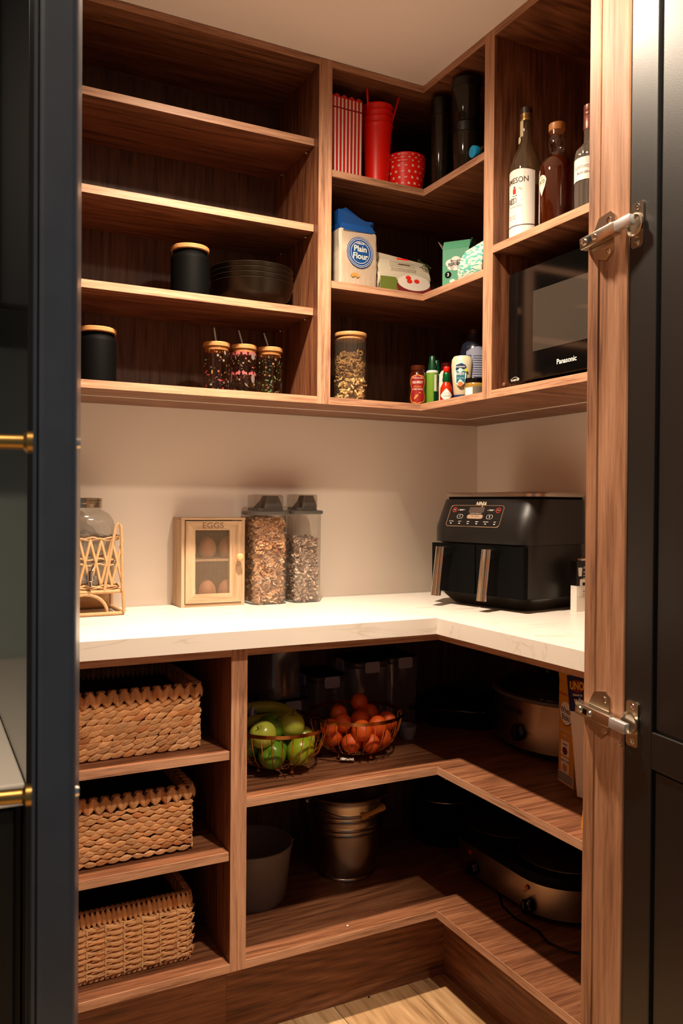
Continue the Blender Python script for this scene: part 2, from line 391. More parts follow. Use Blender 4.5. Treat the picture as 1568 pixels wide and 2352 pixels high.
# lower units
LA, LB = .490, .472; ZK = .2084; ZU = .882; XP = -.979
lo1 = thing('basket_shelving_unit', 'walnut base shelving unit under the worktop, holding three woven baskets', 'shelving', (-1.2, -.24, 0))
for z in (.6615, .4455):
    sh('shelf', lo1, XL+T+.001, -LA+.006, z-T, XP-T-.0008, -.006, z)
    for py in (-.44, -.1): shelf_pin(lo1, XP-T, py, z-T-.004, 'x', -1)
sh('bottom_panel', lo1, XL+T, -LA, ZK-T, XP-T, -.004, ZK)
sh('top_panel', lo1, XL+T, -LA, ZU-T, XP-T, -.004, ZU)
board('back_panel', lo1, M['back'], XL+T, -.004, ZK, XP-T, 0, ZU-T)
vert('side_panel', lo1, XP-T, -LA, ZK-T, XP-.0001, 0, ZU)
vert('side_panel', lo1, XL, -LA, ZK-T, XL+T, 0, ZU)
board('plinth', lo1, M['wood_x'], XL, -LA+.072, 0, XP, -LA+.088, ZK-T)
lo2 = thing('corner_base_unit', 'walnut corner base unit under the worktop holding fruit baskets and slow cookers', 'shelving', (-.4, -.4, 0))
ell_board('shelf', lo2, M['wood_x'], LB, LA, XP+T, YR, .5559-T, .5559)
ell_board('bottom_panel', lo2, M['wood_x'], LB, LA, XP+T, YR, ZK-T, ZK)
ell_board('top_panel', lo2, M['wood_x'], LB, LA, XP+T, YR, ZU-T, ZU)
board('back_panel', lo2, M['back'], XP+T, -.004, ZK, -.004, 0, ZU-T)
board('back_panel', lo2, M['back'], -.004, YR, ZK, 0, 0, ZU-T)
vert('side_panel', lo2, XP, -LA, ZK-T, XP+T, 0, ZU)
board('plinth', lo2, M['wood_x'], XP, -LA+.072, 0, -LB+.088, -LA+.088, ZK-T)
board('plinth', lo2, M['wood_y'], -LB+.072, YR, 0, -LB+.088, -LA+.072, ZK-T)
# worktop
def marble():
    m, nt, N, L, P = new_mat('marble_laminate')
    tc = N.new('ShaderNodeTexCoord'); mp = N.new('ShaderNodeMapping'); mp.inputs['Scale'].default_value = (1.2, 5, 5); mp.inputs['Rotation'].default_value = (0, 0, .12); L.new(tc.outputs['Object'], mp.inputs['Vector'])
    n = N.new('ShaderNodeTexNoise'); n.inputs['Scale'].default_value = 2.2; n.inputs['Detail'].default_value = 6; n.inputs['Distortion'].default_value = 1.2; L.new(mp.outputs[0], n.inputs['Vector'])
    s = N.new('ShaderNodeMath'); s.operation = 'SUBTRACT'; s.inputs[1].default_value = .5; L.new(n.outputs['Fac'], s.inputs[0])
    a = N.new('ShaderNodeMath'); a.operation = 'ABSOLUTE'; L.new(s.outputs[0], a.inputs[0])
    cr = N.new('ShaderNodeValToRGB'); L.new(a.outputs[0], cr.inputs[0]); e = cr.color_ramp.elements
    e[0].position = 0; e[0].color = (*srgb('bfb2a0'), 1); e[1].position = .022; e[1].color = (*srgb('dcd6cc'), 1)
    n2 = N.new('ShaderNodeTexNoise'); n2.inputs['Scale'].default_value = 3; L.new(tc.outputs['Object'], n2.inputs['Vector'])
    r2 = N.new('ShaderNodeMapRange'); r2.inputs[1].default_value = .42; r2.inputs[2].default_value = .62; r2.inputs[3].default_value = .0; r2.inputs[4].default_value = .8; L.new(n2.outputs['Fac'], r2.inputs[0])
    mx = N.new('ShaderNodeMix'); mx.data_type = 'RGBA'; L.new(r2.outputs[0], mx.inputs['Factor']); mx.inputs['A'].default_value = (*srgb('dcd6cc'), 1); L.new(cr.outputs[0], mx.inputs['B'])
    L.new(mx.outputs['Result'], P.inputs['Base Color']); P.inputs['Roughness'].default_value = .35
    return m
M['marble'] = marble()
DA, DB = .5084, .4918
wt = thing('worktop', 'white veined L-shaped worktop running along both walls at waist height', 'worktop', (-.5, -.25, ZU))
pts = [(XL, 0), (XL, -DA), (-DB, -DA), (-DB, YR), (0, YR), (0, 0)]
e = .0015
MB().prism([(x+.5, y+.25) for x, y in [(XL, 0), (XL, -DA+e), (-DB+e, -DA+e), (-DB+e, YR), (0, YR), (0, 0)]], 0, .038).build('slab', M['marble'], wt, smooth=False)
MB().box(XL+.5, -DA+.25, 0, -DB+.5-.0004, -DA+e+.25, .0378).build('edge_band', M['marble'], wt, smooth=False)
MB().box(-DB+.5, YR+.25, 0, -DB+e+.5, -DA+.25, .0378).build('edge_band', M['marble'], wt, smooth=False)
# slim light channel let into the underside of the upper units (unlit diffuser)
lc = thing('light_channel', 'slim pale light strip let into the underside of the upper shelving units', 'light strip', (-.155, -.16, B0))
MB().prism([(x+.155, y+.16) for x, y in [(XL+.02, -.1565), (XL+.02, -.1635), (-.1595, -.1635), (-.1595, YR), (-.1525, YR), (-.1525, -.1565)]], -.0012, -.0001).build('diffuser', pmat('diffuser', 'd8cfc2', .4), lc, smooth=False)
# end gable, jamb, tall side panel on the left
wz = M['wood_z']; wzr = wood('walnut_panel', 'z', '6a4836', '94694c', 'b2876a', fig=.5, freq=.9, seed=9)
eg = thing('end_panel', 'tall walnut end panel on the right with two nickel hinges screwed to it', 'panel', (-.4, -1.25, 0))
MB().box(-.32, -.007, 0, .4, .013, ZC-.003, b=.0006).build('gable', wzr, eg, smooth=False)
MB().box(-.3185, -.061, 0, -.30, -.0072, ZC-.003, b=.0008).build('jamb', wzr, eg, smooth=False)
MB().box(-.2995, -.060, 0, .9, -.04, ZC-.003).build('filler', wzr, eg, smooth=False)
lg = thing('tall_side_panel', 'tall dark glossy cabinet side panel left of the open black door', 'panel', (-1.486, -.66, 0))
MB().box(-.011, -.66, 0, .0105, .66, ZC-.003, b=.0006).build('board', pmat('gloss_panel', '1b1a19', .16, var=.1, nscale=3), lg, smooth=False)
MB().box(.0106, -.66, .0, .0126, .14, ZC-.003).build('inner_lining', M['wood_z'], lg, smooth=False)
# kitchen run seen through the gap at far left
kw = thing('kitchen_worktop', 'pale kitchen worktop at the far left beyond the brass handle', 'worktop', (-2.2, -.98, .90))
MB().box(-.9, -.335, 0, .7028, .335, .022, b=.002).build('slab', pmat('pale_quartz', 'd6cdc0', .35, var=.03), kw, smooth=False)
kb = thing('kitchen_base_cabinet', 'black kitchen base cabinet under the pale worktop at far left', 'cabinet', (-2.2, -.98, 0))
MB().box(-.9, -.305, .1, .7028, .335, .8995, b=.001).build('carcass', M['black_lacquer'], kb, smooth=False)
MB().box(-.9, -.26, 0, .7028, .3, .0995).build('plinth', M['black_matt'], kb, smooth=False)
for i in range(3):
    MB().box(-.89+i*.53, -.325, .105, -.89+i*.53+.525, -.3055, .895, b=.002).build('door', M['black_lacquer'], kb, smooth=False)
struct(MB().box(-4.2, -.64, 0, -1.4975, -.60, ZC-.001).build('wall_left', pmat('kitchen_wall', '9aa39c', .6)))
kc = thing('kitchen_wall_cabinet', 'black kitchen wall cabinet at the far left, mirrored in the glossy side panel', 'cabinet', (-2.2, -.80, 1.45))
MB().box(-.9, -.14, 0, .70, .158, .80, b=.001).build('carcass', M['black_lacquer'], kc, smooth=False)
for i in range(3): MB().box(-.895+i*.533, -.160, .003, -.895+i*.533+.526, -.1405, .797, b=.002).build('door', M['black_lacquer'], kc, smooth=False)
# ---------------------------------------------------------------- doors
import math as _m
ang = _m.radians(9.9)   # left door swung towards the viewer
ld = thing('pantry_door', 'open blue-black pantry door seen edge-on at left with a brass bar handle', 'door', (-1.453, -1.346, 0), -ang)
# local: door runs to -y by .36, inner face at x=0, outer face at x=-.0185
MB().box(-.0195, -.3605, .02, 0, 0, 2.28, b=.003).build('leaf', M['navy_edge'], ld, smooth=False)
mb = MB(); mb.box(-.0215, -.36, .02, -.0197, -.285, 2.28).box(-.0215, -.07, .02, -.0197, 0, 2.28); mb.build('stile', M['navy_edge'], ld, smooth=False)
hd = MB().tube([(-.056, -.352, 1.0), (-.056, -.352, 1.252)], .0052, 14); hd = hd.build('handle', pmat('knurled_brass', 'a5803f', .4, 1, var=.3, nscale=900, bump=.5, bscale=1500), ld)
for z in (1.2205, 1.0355):
    MB().lathe([(.0058, 0), (.0058, .003), (.004, .005), (.0036, .036)], 16, tr(-.0215, -.352, z) @ ry(-PI/2)).build('standoff', M['brass'], hd)
    MB().lathe([(0, .002), (.0025, .0018), (.003, .0), (.0, .0)], 12, tr(.0, -.352, z) @ ry(PI/2)).build('bolt_head', M['chrome'], ld)
rd = thing('pantry_door', 'open black framed pantry door at the right edge, hung on two nickel hinges', 'door', (-.7165, -1.3125, 0), -math.radians(8))
X0 = 0.0
blk = M['black_lacquer']
MB().box(.006, -.44, .02, .02, 0, 2.28, b=.001).build('leaf', blk, rd, smooth=False)
for nm, y0, y1, z0, z1 in (('stile', -.054, 0, .02, 2.28), ('stile', -.44, -.405, .02, 2.28), ('rail', -.4048, -.0542, .842, .890), ('rail', -.4048, -.0542, .02, .07), ('rail', -.4048, -.0542, 2.24, 2.28)):
    MB().box(0, y0, z0, .0058, y1, z1, b=.001).build(nm, blk, rd, smooth=False)
for z0, z1 in ((.0745, .8375), (.8945, 2.2355)):
    MB().box(.0035, -.400, z0, .0059, -.0590, z1, b=.001).build('inset_panel', blk, rd, smooth=False)
def hinge(z, tilt, lab):
    t = thing('hinge', lab, 'hinge', (-.7165, -1.29, z), 0, 'concealed hinges on the right door')
    n = M['nickel']; c = M['chrome']
    X = -.0025   # face of the jamb relative to the thing
    # mounting plate with two wings, flat on the jamb (plane x = X)
    pl = MB().prism([(-.024, .006), (-.010, .030), (.012, .034), (.019, .028), (.019, -.022), (.005, -.034), (-.019, -.026), (-.024, -.012)], 0, .0016,
                    Matrix(((0, 0, -1, X), (-1, 0, 0, .022), (0, 1, 0, 0), (0, 0, 0, 1))))
    pl = pl.build('mounting_plate', n, t, smooth=False)
    for zz in (.022, -.022):
        MB().lathe([(0, .0012), (.002, .0015), (.0042, .0012), (.0046, 0)], 14, tr(X-.0016, .012, zz) @ ry(-PI/2)).build('screw', c, pl)
    # arm: a channel standing off the plate
    Ma = tr(X-.011, .022, 0) @ rx(tilt)
    arm = MB().box(-.005, -.034, -.0085, .009, .034, .0085, Ma, b=.002)
    arm = arm.build('arm', n, t)
    for yy, r in ((.024, .0052), (.004, .0046)):
        MB().lathe([(0, .001), (.0018, .0002), (.002, .0014), (r*.8, .002), (r, .0)], 16, Ma @ tr(-.005, yy, 0) @ ry(-PI/2)).build('screw', c, arm)
    MB().box(-.0054, .010, -.004, -.0048, .017, .004, Ma).build('slot', M['black_matt'], arm, smooth=False)
    MB().box(-.0048, -.062, -.0072, .004, -.032, .0072, Ma, b=.001).build('link', pmat('pale_zinc', 'c9c9c9', .35, .8), arm)
    # cup plate on the door (plane x = 0)
    cp = MB().prism([(y, zz) for y, zz in rrect(.024, .062, .005, 3)], 0, .0016, Matrix(((0, 0, -1, -.0001), (1, 0, 0, -.0395), (0, 1, 0, 0), (0, 0, 0, 1)))).build('cup_plate', n, t)
    MB().lathe([(.0165, 0), (.0165, .003), (.0145, .0035), (.012, .001), (0, .0006)], 24, tr(-.0016, -.0365, 0) @ ry(-PI/2)).build('cup', n, cp)
    cp.rotation_euler = (0, 0, -math.radians(8)); pv = Vector((0, -.0225, 0)); cp.location = pv-(Matrix.Rotation(-math.radians(8), 3, 'Z') @ pv)
    for zz in (.024, -.024):
        MB().lathe([(0, .0008), (.0016, .0003), (.0018, .0012), (.0036, .001), (.004, 0)], 14, tr(-.0017, -.0405, zz) @ ry(-PI/2)).build('screw', c, cp)
    return t
hinge(1.572, -.10, 'upper nickel hinge joining the black right door to the walnut end panel')
hinge(.892, .10, 'lower nickel hinge joining the black right door to the walnut end panel')
MB().lathe([(0, .0006), (.0022, .0002), (.0024, .001), (.0038, .0006), (.004, 0)], 14, tr(-.319, -.0585, .859) @ ry(-PI/2)).build('screw', M['nickel'], eg)

# ================================================================ objects on the upper shelves
def canister(loc, lab, r=.046, h=.13):
    t = thing('storage_canister', lab, 'canister', loc, 0, 'black canisters with wooden lids')
    MB().lathe([(0, 0), (r-.003, 0), (r, .003), (r, h-.028), (r-.001, h-.022), (r-.006, h-.016), (r-.006, h-.012), (r-.004, h-.008), (0, h-.008)], 40).build('body', M['black_matt'], t)
    l = MB().lathe([(0, h-.0079), (r-.002, h-.0079), (r, h-.006), (r, h+.002), (r-.002, h+.004), (0, h+.004)], 40).build('lid', M['bamboo'], t)
    return t
canister((-.996, -.17, 1.6836), 'black canister with a wooden lid beside the stack of dark bowls', .0465, .127)
canister((-1.219, -.17, 1.4583), 'black canister with a wooden lid at the far left of the lowest upper shelf', .045, .131)
bowl_m = pmat('dark_bronze_glaze', '2b241b', .28, .55, var=.15, nscale=25)
def bowl(z, lab, r=.106):
    t = thing('bowl', lab, 'bowl', (-.823, -.14, z), 0, 'stacked dark bowls')
    MB().lathe([(0, 0), (.045, 0), (.05, .004), (.078, .014), (.098, .034), (r, .062), (r+.0015, .0635), (r+.0005, .065), (r-.002, .0635), (.094, .036), (.074, .018), (.045, .008), (0, .007)], 48).build('shell', bowl_m, t)
for i, lab in enumerate(('dark bronze bowl, lowest of its stack', 'dark bronze bowl, second from the bottom of its stack', 'dark bronze bowl, third from the bottom of its stack', 'dark bronze bowl, topmost of its stack')):
    bowl(1.6836+i*.0128, lab)
def cup(x, kind, lab, lean):
    t = thing('glass_tumbler', lab, 'tumbler', (x, -.17, 1.4583), 0, 'patterned glass tumblers with straws')
    r = .0325; rnd = random.Random(kind*11+3)
    g = thin_glass('tumbler_glass_%d' % kind, (.86, .80, .74), .05, 1.2)
    MB().lathe([(0, .002), (r-.004, .002), (r-.001, .005), (r, .012), (r, .116), (r-.001, .119)], 36).build('glass', g, t)
    mb = MB(); pals = [((.85, .5, .05), (.8, .75, .65), (.6, .05, .08), (.15, .3, .45), (.7, .1, .12), (.35, .2, .25)),
                       ((.75, .22, .25), (.85, .7, .4), (.3, .24, .27), (.75, .22, .25), (.35, .33, .15), (.3, .22, .25)),
                       ((.7, .42, .2), (.18, .32, .08), (.75, .62, .25), (.7, .32, .25), (.12, .25, .07), (.45, .25, .1))][kind-1]
    placed = []; tries = 0; N = (150, 90, 190)[kind-1]
    while len(placed) < N and tries < 6000:
        tries += 1
        x0, z0 = rnd.uniform(-PI*r, PI*r), rnd.uniform(.01, .107); s = rnd.choice((.0012, .0018, .0028, .0038) if kind != 2 else (.0015, .002, .003, .004))
        if any((x0-a)**2+(z0-b)**2 < (s+c_)**2*1.15 for a, b, c_ in placed): continue
        if kind == 2 and (abs((z0-.03) % .055-.0275) < .0085): continue
        placed.append((x0, z0, s)); col = rnd.choice(pals); rr = r+.0003
        if s < .0015: wpoly(mb, rr, circ(x0, z0, s*.7, n=5), col=col)
        elif rnd.random() < .55:
            n = 5; pts = [(x0+s*(1 if k % 2 else .5)*math.cos(PI*k/n), z0+s*(1 if k % 2 else .5)*math.sin(PI*k/n)) for k in range(2*n)]
            wpoly(mb, rr, pts, col=col); wpoly(mb, rr+.0001, circ(x0, z0, s*.35, n=6), col=(.25, .1, .04))
        else:
            a = rnd.uniform(0, PI); pts = [(x0+s*1.5*math.cos(q)*math.cos(a)-s*.45*math.sin(q)*math.sin(a), z0+s*1.5*math.cos(q)*math.sin(a)+s*.45*math.sin(q)*math.cos(a)) for q in [2*PI*k/8 for k in range(8)]]
            wpoly(mb, rr, pts, col=col if kind != 3 else (.16, .32, .08))
    if kind == 2:
        for k in range(6):
            for zc in (.0575-.055, .0575, .0575+.05):
                if zc < .01: continue
                cx = -PI*r+(k+.5)*2*PI*r/6
                for sgn in (1, -1):
                    wpoly(mb, r+.0004, [(cx+sgn*.0015, zc+.002), (cx+sgn*.006, zc+.007), (cx+sgn*.0075, zc+.003), (cx+sgn*.0145, zc+.001), (cx+sgn*.0155, zc-.006), (cx+sgn*.009, zc-.0035), (cx+sgn*.004, zc-.006)], col=(.75, .2, .24))
        for k in range(3):
            cx = -PI*r+(k+.5)*2*PI*r/3+.016
            wpoly(mb, r+.0005, circ(cx, .045, .0065, .012, 14), col=(.42, .36, .38)); wpoly(mb, r+.0005, circ(cx, .1, .0065, .009, 14), col=(.42, .36, .38))
    mb.build('floral_print', TINT, t, smooth=False)
    MB().lathe([(r-.0025, .110), (r-.0022, .119), (0, .119)], 32).lathe([(0, .1192), (r+.0008, .1192), (r+.0012, .121), (r+.0012, .128), (r, .1295), (0, .1295)], 36).build('lid', M['bamboo'], t)
    MB().tube([(0-lean*.1, 0, .1296), (-lean, 0, .168)], .0021, 8).build('straw', thin_glass('straw_glass_%d' % kind, (.8, .8, .8), .1, 3, 0, .45, (.8, .78, .75)), t)
TINT = pmat('printed_colours', 'b0a89c', .5, tint=True, var=.05)
cup(-.927, 1, 'glass tumbler printed with small yellow and red flowers, leftmost of the three', .007)
cup(-.856, 2, 'glass tumbler printed with pink and grey motifs, middle of the three', .013)
cup(-.785, 3, 'glass tumbler printed with green leaves and blossoms, rightmost of the three', .016)
# ---------------------------------------------------------------- party shelf (z 2.0335)
Z1 = 2.0336
def popcorn_box(dy, lab, first=False):
    t = thing('popcorn_box', lab, 'popcorn box', (-.611, -.243+dy, Z1), 0, 'striped popcorn boxes')
    h = .205; wb, wt_ = .052, .0535; d = .004
    red = pmat('box_red', 'c8130c', .5, var=.03) if 'box_red' not in bpy.data.materials else bpy.data.materials['box_red']
    n = 56; top = lambda u: h+.0075*abs(math.sin(u*PI*5))
    vs = []; fs = []
    for s in (0, 1):
        for i in range(n+1):
            u = i/n; X = (2*u-1)
            vs += [(X*wb, s*d, 0), (X*wt_, s*d, top(u))]
    m = 2*(n+1)
    for i in range(n): a = 2*i; fs += [(a, a+2, a+3, a+1), (m+a+2, m+a, m+a+1, m+a+3), (a+1, a+3, m+a+3, m+a+1), (a+2, a, m+a, m+a+2)]
    fs += [(0, 1, m+1, m), (2*n+1, 2*n, m+2*n, m+2*n+1)]
    MB().add(vs, fs).build('carton', red, t, smooth=False)
    mb = MB()
    for k in range(10):
        u = (k+.5)/10; a, b = (2*(u-.020)-1), (2*(u+.020)-1)
        mb.add([(a*wb, -.0004, .004), (b*wb, -.0004, .004), (b*wt_, -.0004, h-.030), (a*wt_, -.0004, h-.030)], [(0, 1, 2, 3)])
        mb.add([(a*wt_, -.0004, h-.026), (b*wt_, -.0004, h-.026), (b*wt_, -.0004, h-.002), (a*wt_, -.0004, h-.002)], [(0, 1, 2, 3)])
    mb.build('stripes', M['white_print'], t, smooth=False)
    MB().add([(-wt_, -.0005, h-.029), (wt_, -.0005, h-.029), (wt_, -.0005, h-.0265), (-wt_, -.0005, h-.0265)], [(0, 1, 2, 3)]).build('fold_line', pmat('dark_red', '7a0806', .6), t, smooth=False)
popcorn_box(0, 'red and white striped popcorn box, frontmost of its stack')
popcorn_box(.0065, 'red and white striped popcorn box, second in its stack')
popcorn_box(.013, 'red and white striped popcorn box, rearmost of its stack')
def red_cup(k, lab):
    t = thing('party_cup', lab, 'cup', (-.498, -.215, Z1+k*.0165), 0, 'nested red cups')
    h = .163; r0, r1 = .0305, .0405
    MB().lathe([(0, 0), (r0-.002, 0), (r0, .002), (r1-.0015, h-.014), (r1-.0005, h-.012), (r1, h-.001), (r1+.0022, h), (r1+.0012, h+.0018), (r1-.0015, h), (r1-.003, h-.014), (r0-.002, .004), (0, .003)], 40).build('shell', M['red'], t)
for k, lab in enumerate(('bright red plastic party cup, outermost and lowest of the nested stack', 'bright red party cup, second up in the nested stack', 'bright red party cup, third up in the nested stack', 'bright red party cup, topmost in the nested stack')): red_cup(k, lab)
def straw(p0, p1, lab):
    t = thing('drinking_straw', lab, 'straw', p0, 0, 'red drinking straws')
    v = Vector(p1)-Vector(p0)
    MB().tube([(0, 0, 0), v*.55, v*.6, v], .0028, 10, rs=[.0028, .0028, .0030, .0028]).build('tube', M['red'], t)
straw((-.512, -.208, 2.105), (-.541, -.236, 2.281), 'red straw standing in the nested cups, leaning left')
straw((-.505, -.200, 2.105), (-.536, -.228, 2.281), 'red straw just right of the leftmost straw')
straw((-.488, -.218, 2.105), (-.443, -.235, 2.281), 'red straw leaning right over the rim of the nested cups')
def snack_bowl(k, lab):
    t = thing('snack_bowl', lab, 'bowl', (-.413, -.222, Z1+k*.0085), 0, 'nested red snack bowls')
    h = .066; r0, r1 = .046, .0545
    MB().lathe([(0, 0), (r0-.002, 0), (r0, .002), (r1, h-.001), (r1+.001, h), (r1, h+.001), (r1-.0015, h), (r0-.001, .004), (0, .003)], 44).build('shell', M['red'], t)
    mb = MB(); rnd = random.Random(k)
    rows = ((.012, 0), (.027, .5), (.042, 0), (.057, .5)) if k == 0 else ((h-.0045, .5*(k % 2)),)
    for z, ph in rows:
        r = r0+(r1-r0)*z/h+.0004; n = 18
        for i in range(n):
            x0 = (i+ph)*2*PI*r/n; s = .0032 if k == 0 else .0030; e = 1 if k == 0 else .5
            kind = i % 3
            if kind == 0:
                wpoly(mb, r, [(x0-s, z-s*.9*e), (x0+s, z-s*.9*e), (x0+s, z+s*.3*e), (x0+s*.6, z+s*e), (x0-s*.6, z+s*e), (x0-s, z+s*.3*e)])
                if k == 0: MB_dots.append((r+.0002, x0, z-.0008))
            elif kind == 1:
                wpoly(mb, r, [(x0-s*1.1, z-s*.6*e), (x0+s*1.1, z-s*.3*e), (x0+s*1.1, z+s*.6*e), (x0-s*1.1, z+s*.3*e)])
                if k == 0: MB_dots.append((r+.0002, x0, z))
            else:
                wpoly(mb, r, [(x0-s, z-s*e), (x0+s*.9, z-s*e), (x0+s*1.2, z-s*.2*e), (x0+s*.7, z+s*.3*e), (x0+s*.6, z+s*e), (x0-s*.7, z+s*e)])
                if k == 0: MB_dots.append((r+.0002, x0-.0004, z-.0004))
    mb.build('print', M['white_print'], t, smooth=False)
    if k == 0:
        md = MB()
        for r, x0, z in MB_dots: wpoly(md, r, [(x0-.0013, z-.0008), (x0+.0013, z-.0008), (x0+.0013, z+.0008), (x0-.0013, z+.0008)])
        md.build('print_detail', M['red'], t, smooth=False)
MB_dots = []
for k, lab in enumerate(('red snack bowl with white cinema print, lowest of its stack', 'red printed snack bowl, second up in its stack', 'red printed snack bowl, third up in its stack', 'red printed snack bowl, topmost of its stack')): snack_bowl(k, lab)
smoke = thin_glass('smoked_plastic', (.20, .16, .11), .08, 1.4, .1, .35, (.05, .038, .025))
def shaker(x, y, z, r, h, lab):
    t = thing('protein_shaker', lab, 'shaker', (x, y, z), 0, 'smoked plastic shakers')
    MB().lathe([(0, .001), (r*.82, .001), (r*.88, .006), (r*.96, h*.55), (r*.97, h*.8)], 32).build('body', smoke, t)
    MB().lathe([(0, .003), (r*.78, .003), (r*.84, .01), (r*.9, h*.5), (r*.9, h*.79), (0, h*.79)], 24).build('inner_cup', pmat('smoked_core', '1f1811', .35) if 'smoked_core' not in bpy.data.materials else bpy.data.materials['smoked_core'], t)
    MB().lathe([(r*.9, h*.795), (r, h*.795), (r, h-.004), (r-.003, h), (0, h)], 36).build('lid', M['black'], t)
shaker(-.352, -.300, Z1, .0262, .236, 'tall slim smoked plastic shaker with a black lid, left of the stacked pair')
shaker(-.345, -.406, Z1, .0345, .128, 'smoked plastic shaker, lower of the stacked pair beside the tall slim one')
shaker(-.345, -.406, Z1+.1282, .0375, .111, 'smoked plastic shaker, upper of the stacked pair')
bt = thing('water_bottle', 'clear bottle lying on its side with a bright blue screw cap', 'bottle', (-.29, -.474, Z1+.0345))
Mb = ry(-PI/2-.08)
MB().lathe([(0, -.1), (.030, -.1), (.033, -.095), (.033, .02), (.030, .04), (.018, .062), (.012, .07), (.012, .082)], 28, Mb).build('body', thin_glass('pet', (.82, .84, .85), .03, 1.6, .4), bt)
MB().lathe([(0, .0705), (.0145, .0705), (.015, .072), (.015, .083), (.014, .0845), (.012, .085), (0, .085)], 28, Mb).build('cap', pmat('cap_blue', '1f9ad0', .35), bt)
# ---------------------------------------------------------------- baking shelf (z 1.7539)
Z2 = 1.7540
def soft_box(w, d, h, r, bulge, n=5, seed=1, top_in=.0, crump=.0015, zs=12):
    rnd = random.Random(seed); secs = []
    for k in range(zs+1):
        u = k/zs; b = math.sin(PI*u)*bulge
        p = rrect(w+b*1.2-top_in*u, d+2*b, r, n); z = h*u
        secs.append(([(x+rnd.uniform(-crump, crump), y+rnd.uniform(-crump, crump), z+rnd.uniform(-crump, crump)*(0 < k < zs)) for x, y in p], z))
    return secs
fb = thing('flour_bag', 'white striped paper bag of plain flour with a round blue badge and folded blue top', 'flour bag', (-.567, -.205, Z2), .05)
flm = pmat('flour_paper', 'c3b39e', .7, var=.05, bump=.3, bscale=40)
MB().loft(soft_box(.112, .07, .150, .008, .003, crump=.0012)).build('bag', flm, fb)
mb = MB()
for i in range(44):
    x = -.052+i*.00242
    mb.add([(x, -.0385-.0008*math.sin(i), .004), (x+.0005, -.0385, .004), (x+.0005, -.0385, .146), (x, -.0385, .146)], [(0, 1, 2, 3)])
mb.build('pinstripes', pmat('stripe_brown', 'b49c84', .7), fb, smooth=False)
blue = pmat('badge_blue', '0b4486', .5, var=.03)
mb = MB(); rnd = random.Random(5)
pts = []
for k, (w, d, z) in enumerate(((.112, .07, .148), (.108, .066, .156), (.10, .045, .168), (.106, .05, .180), (.08, .022, .184))):
    pts.append(([(x+rnd.uniform(-.004, .004), y+rnd.uniform(-.005, .005)-.004*k*.5, z+rnd.uniform(-.004, .004)+(.022 if (x < -.015 and k > 2) else 0)) for x, y in rrect(w, d, .01, 4)], z))
mb.loft(pts); mb.build('folded_top', blue, fb, ang=20)
Mf = tr(.003, -.0395, .093)
MB().poly([(x, 0, z) for x, z in circ(0, 0, .0405, n=40)], Mf).build('badge', blue, fb, smooth=False)
mb = MB()
for a, b in ((.0375, .0385), (.0335, .0345), (.0275, .0288)): ring(mb, 0, 0, a, b, M=tr(.003, -.0399, .093))
mb.build('badge_rings', M['white_print'], fb, smooth=False)
txt('lettering', 'Plain', .0215, M['white_print'], fb, tr(.003, -.0400, .102), bold=.02)
txt('lettering', 'Flour', .0215, M['white_print'], fb, tr(.003, -.0400, .083), bold=.02)
txt('lettering', 'Odlums', .0075, M['white_print'], fb, tr(.003, -.0400, .1165), bold=.02)
mb = MB()
for i in range(10):
    a = -.9+i*.2; mb.poly([(x*math.cos(a)-z*math.sin(a)-.012, -.0392, x*math.sin(a)+z*math.cos(a)+.022) for x, z in circ(0, .013, .0015, .006, 6)])
mb.build('wheat_print', pmat('wheat_ink', 'c98f3f', .7), fb, smooth=False)
ob = thing('oats_bag', 'creased white and green bag of porridge oats with strawberries and a bowl printed on it', 'oats bag', (-.418, -.200, Z2), -.04)
secs = []
rnd = random.Random(9)
for k in range(11):
    u = k/10; d = .02+.05*math.sin(PI*min(1, u*1.05+.05))**.6; w = .166-.01*u
    secs.append(([(x+rnd.uniform(-.003, .003), y+rnd.uniform(-.0025, .0025), u*.108+rnd.uniform(-.002, .002)*(k > 0)+(.006*math.sin(x*60) if k == 10 else 0)) for x, y in rrect(w, max(d, .012), .006, 4)], 0))
MB().loft(secs).build('bag', pmat('oats_film', 'bdb5a0', .35, var=.06, nscale=20, bump=.35, bscale=35), ob, ang=25)
Y_ = -.0425
MB().poly([(-.078, Y_, .003), (-.03, Y_-.0025, .003), (-.018, Y_-.003, .024), (-.034, Y_-.0028, .044), (-.078, Y_+.0005, .044)]).build('green_band', pmat('oats_green', '5d6b22', .5), ob, smooth=False)
MB().poly([(x, Y_-.0038, z) for x, z in circ(.022, .022, .053, .026, 30) if z > .001]).build('bowl_print', pmat('bowl_maroon', '6e1c1c', .5), ob, smooth=False)
MB().poly([(x, Y_-.0042, z) for x, z in circ(.022, .034, .050, .021, 30)]).build('porridge_print', pmat('porridge', 'd3ccc0', .6, var=.12, nscale=300), ob, smooth=False)
mb = MB()
for cx, cz in ((.004, .046), (.008, .037), (.030, .039)): mb.poly([(x, Y_-.0047, z) for x, z in circ(cx, cz, .0085, .0055, 12, .5)])
mb.build('strawberry_print', pmat('strawberry', 'cf2a17', .5), ob, smooth=False)
txt('lettering', 'Porridge', .013, pmat('oats_ink', '3c4a1c', .6), ob, tr(.060, Y_+.006, .092) @ ry(.35) @ rx(-.3), bold=.02)
txt('lettering', 'Oats', .013, pmat('oats_ink2', '3c4a1c', .6), ob, tr(.064, Y_+.006, .080) @ ry(.35), bold=.02)
MB().poly([(-.026, Y_+.006, .094), (.012, Y_+.006, .095), (.010, Y_+.011, .1), (-.024, Y_+.011, .1)]).build('red_tab', M['red'], ob, smooth=False)
mb = MB()
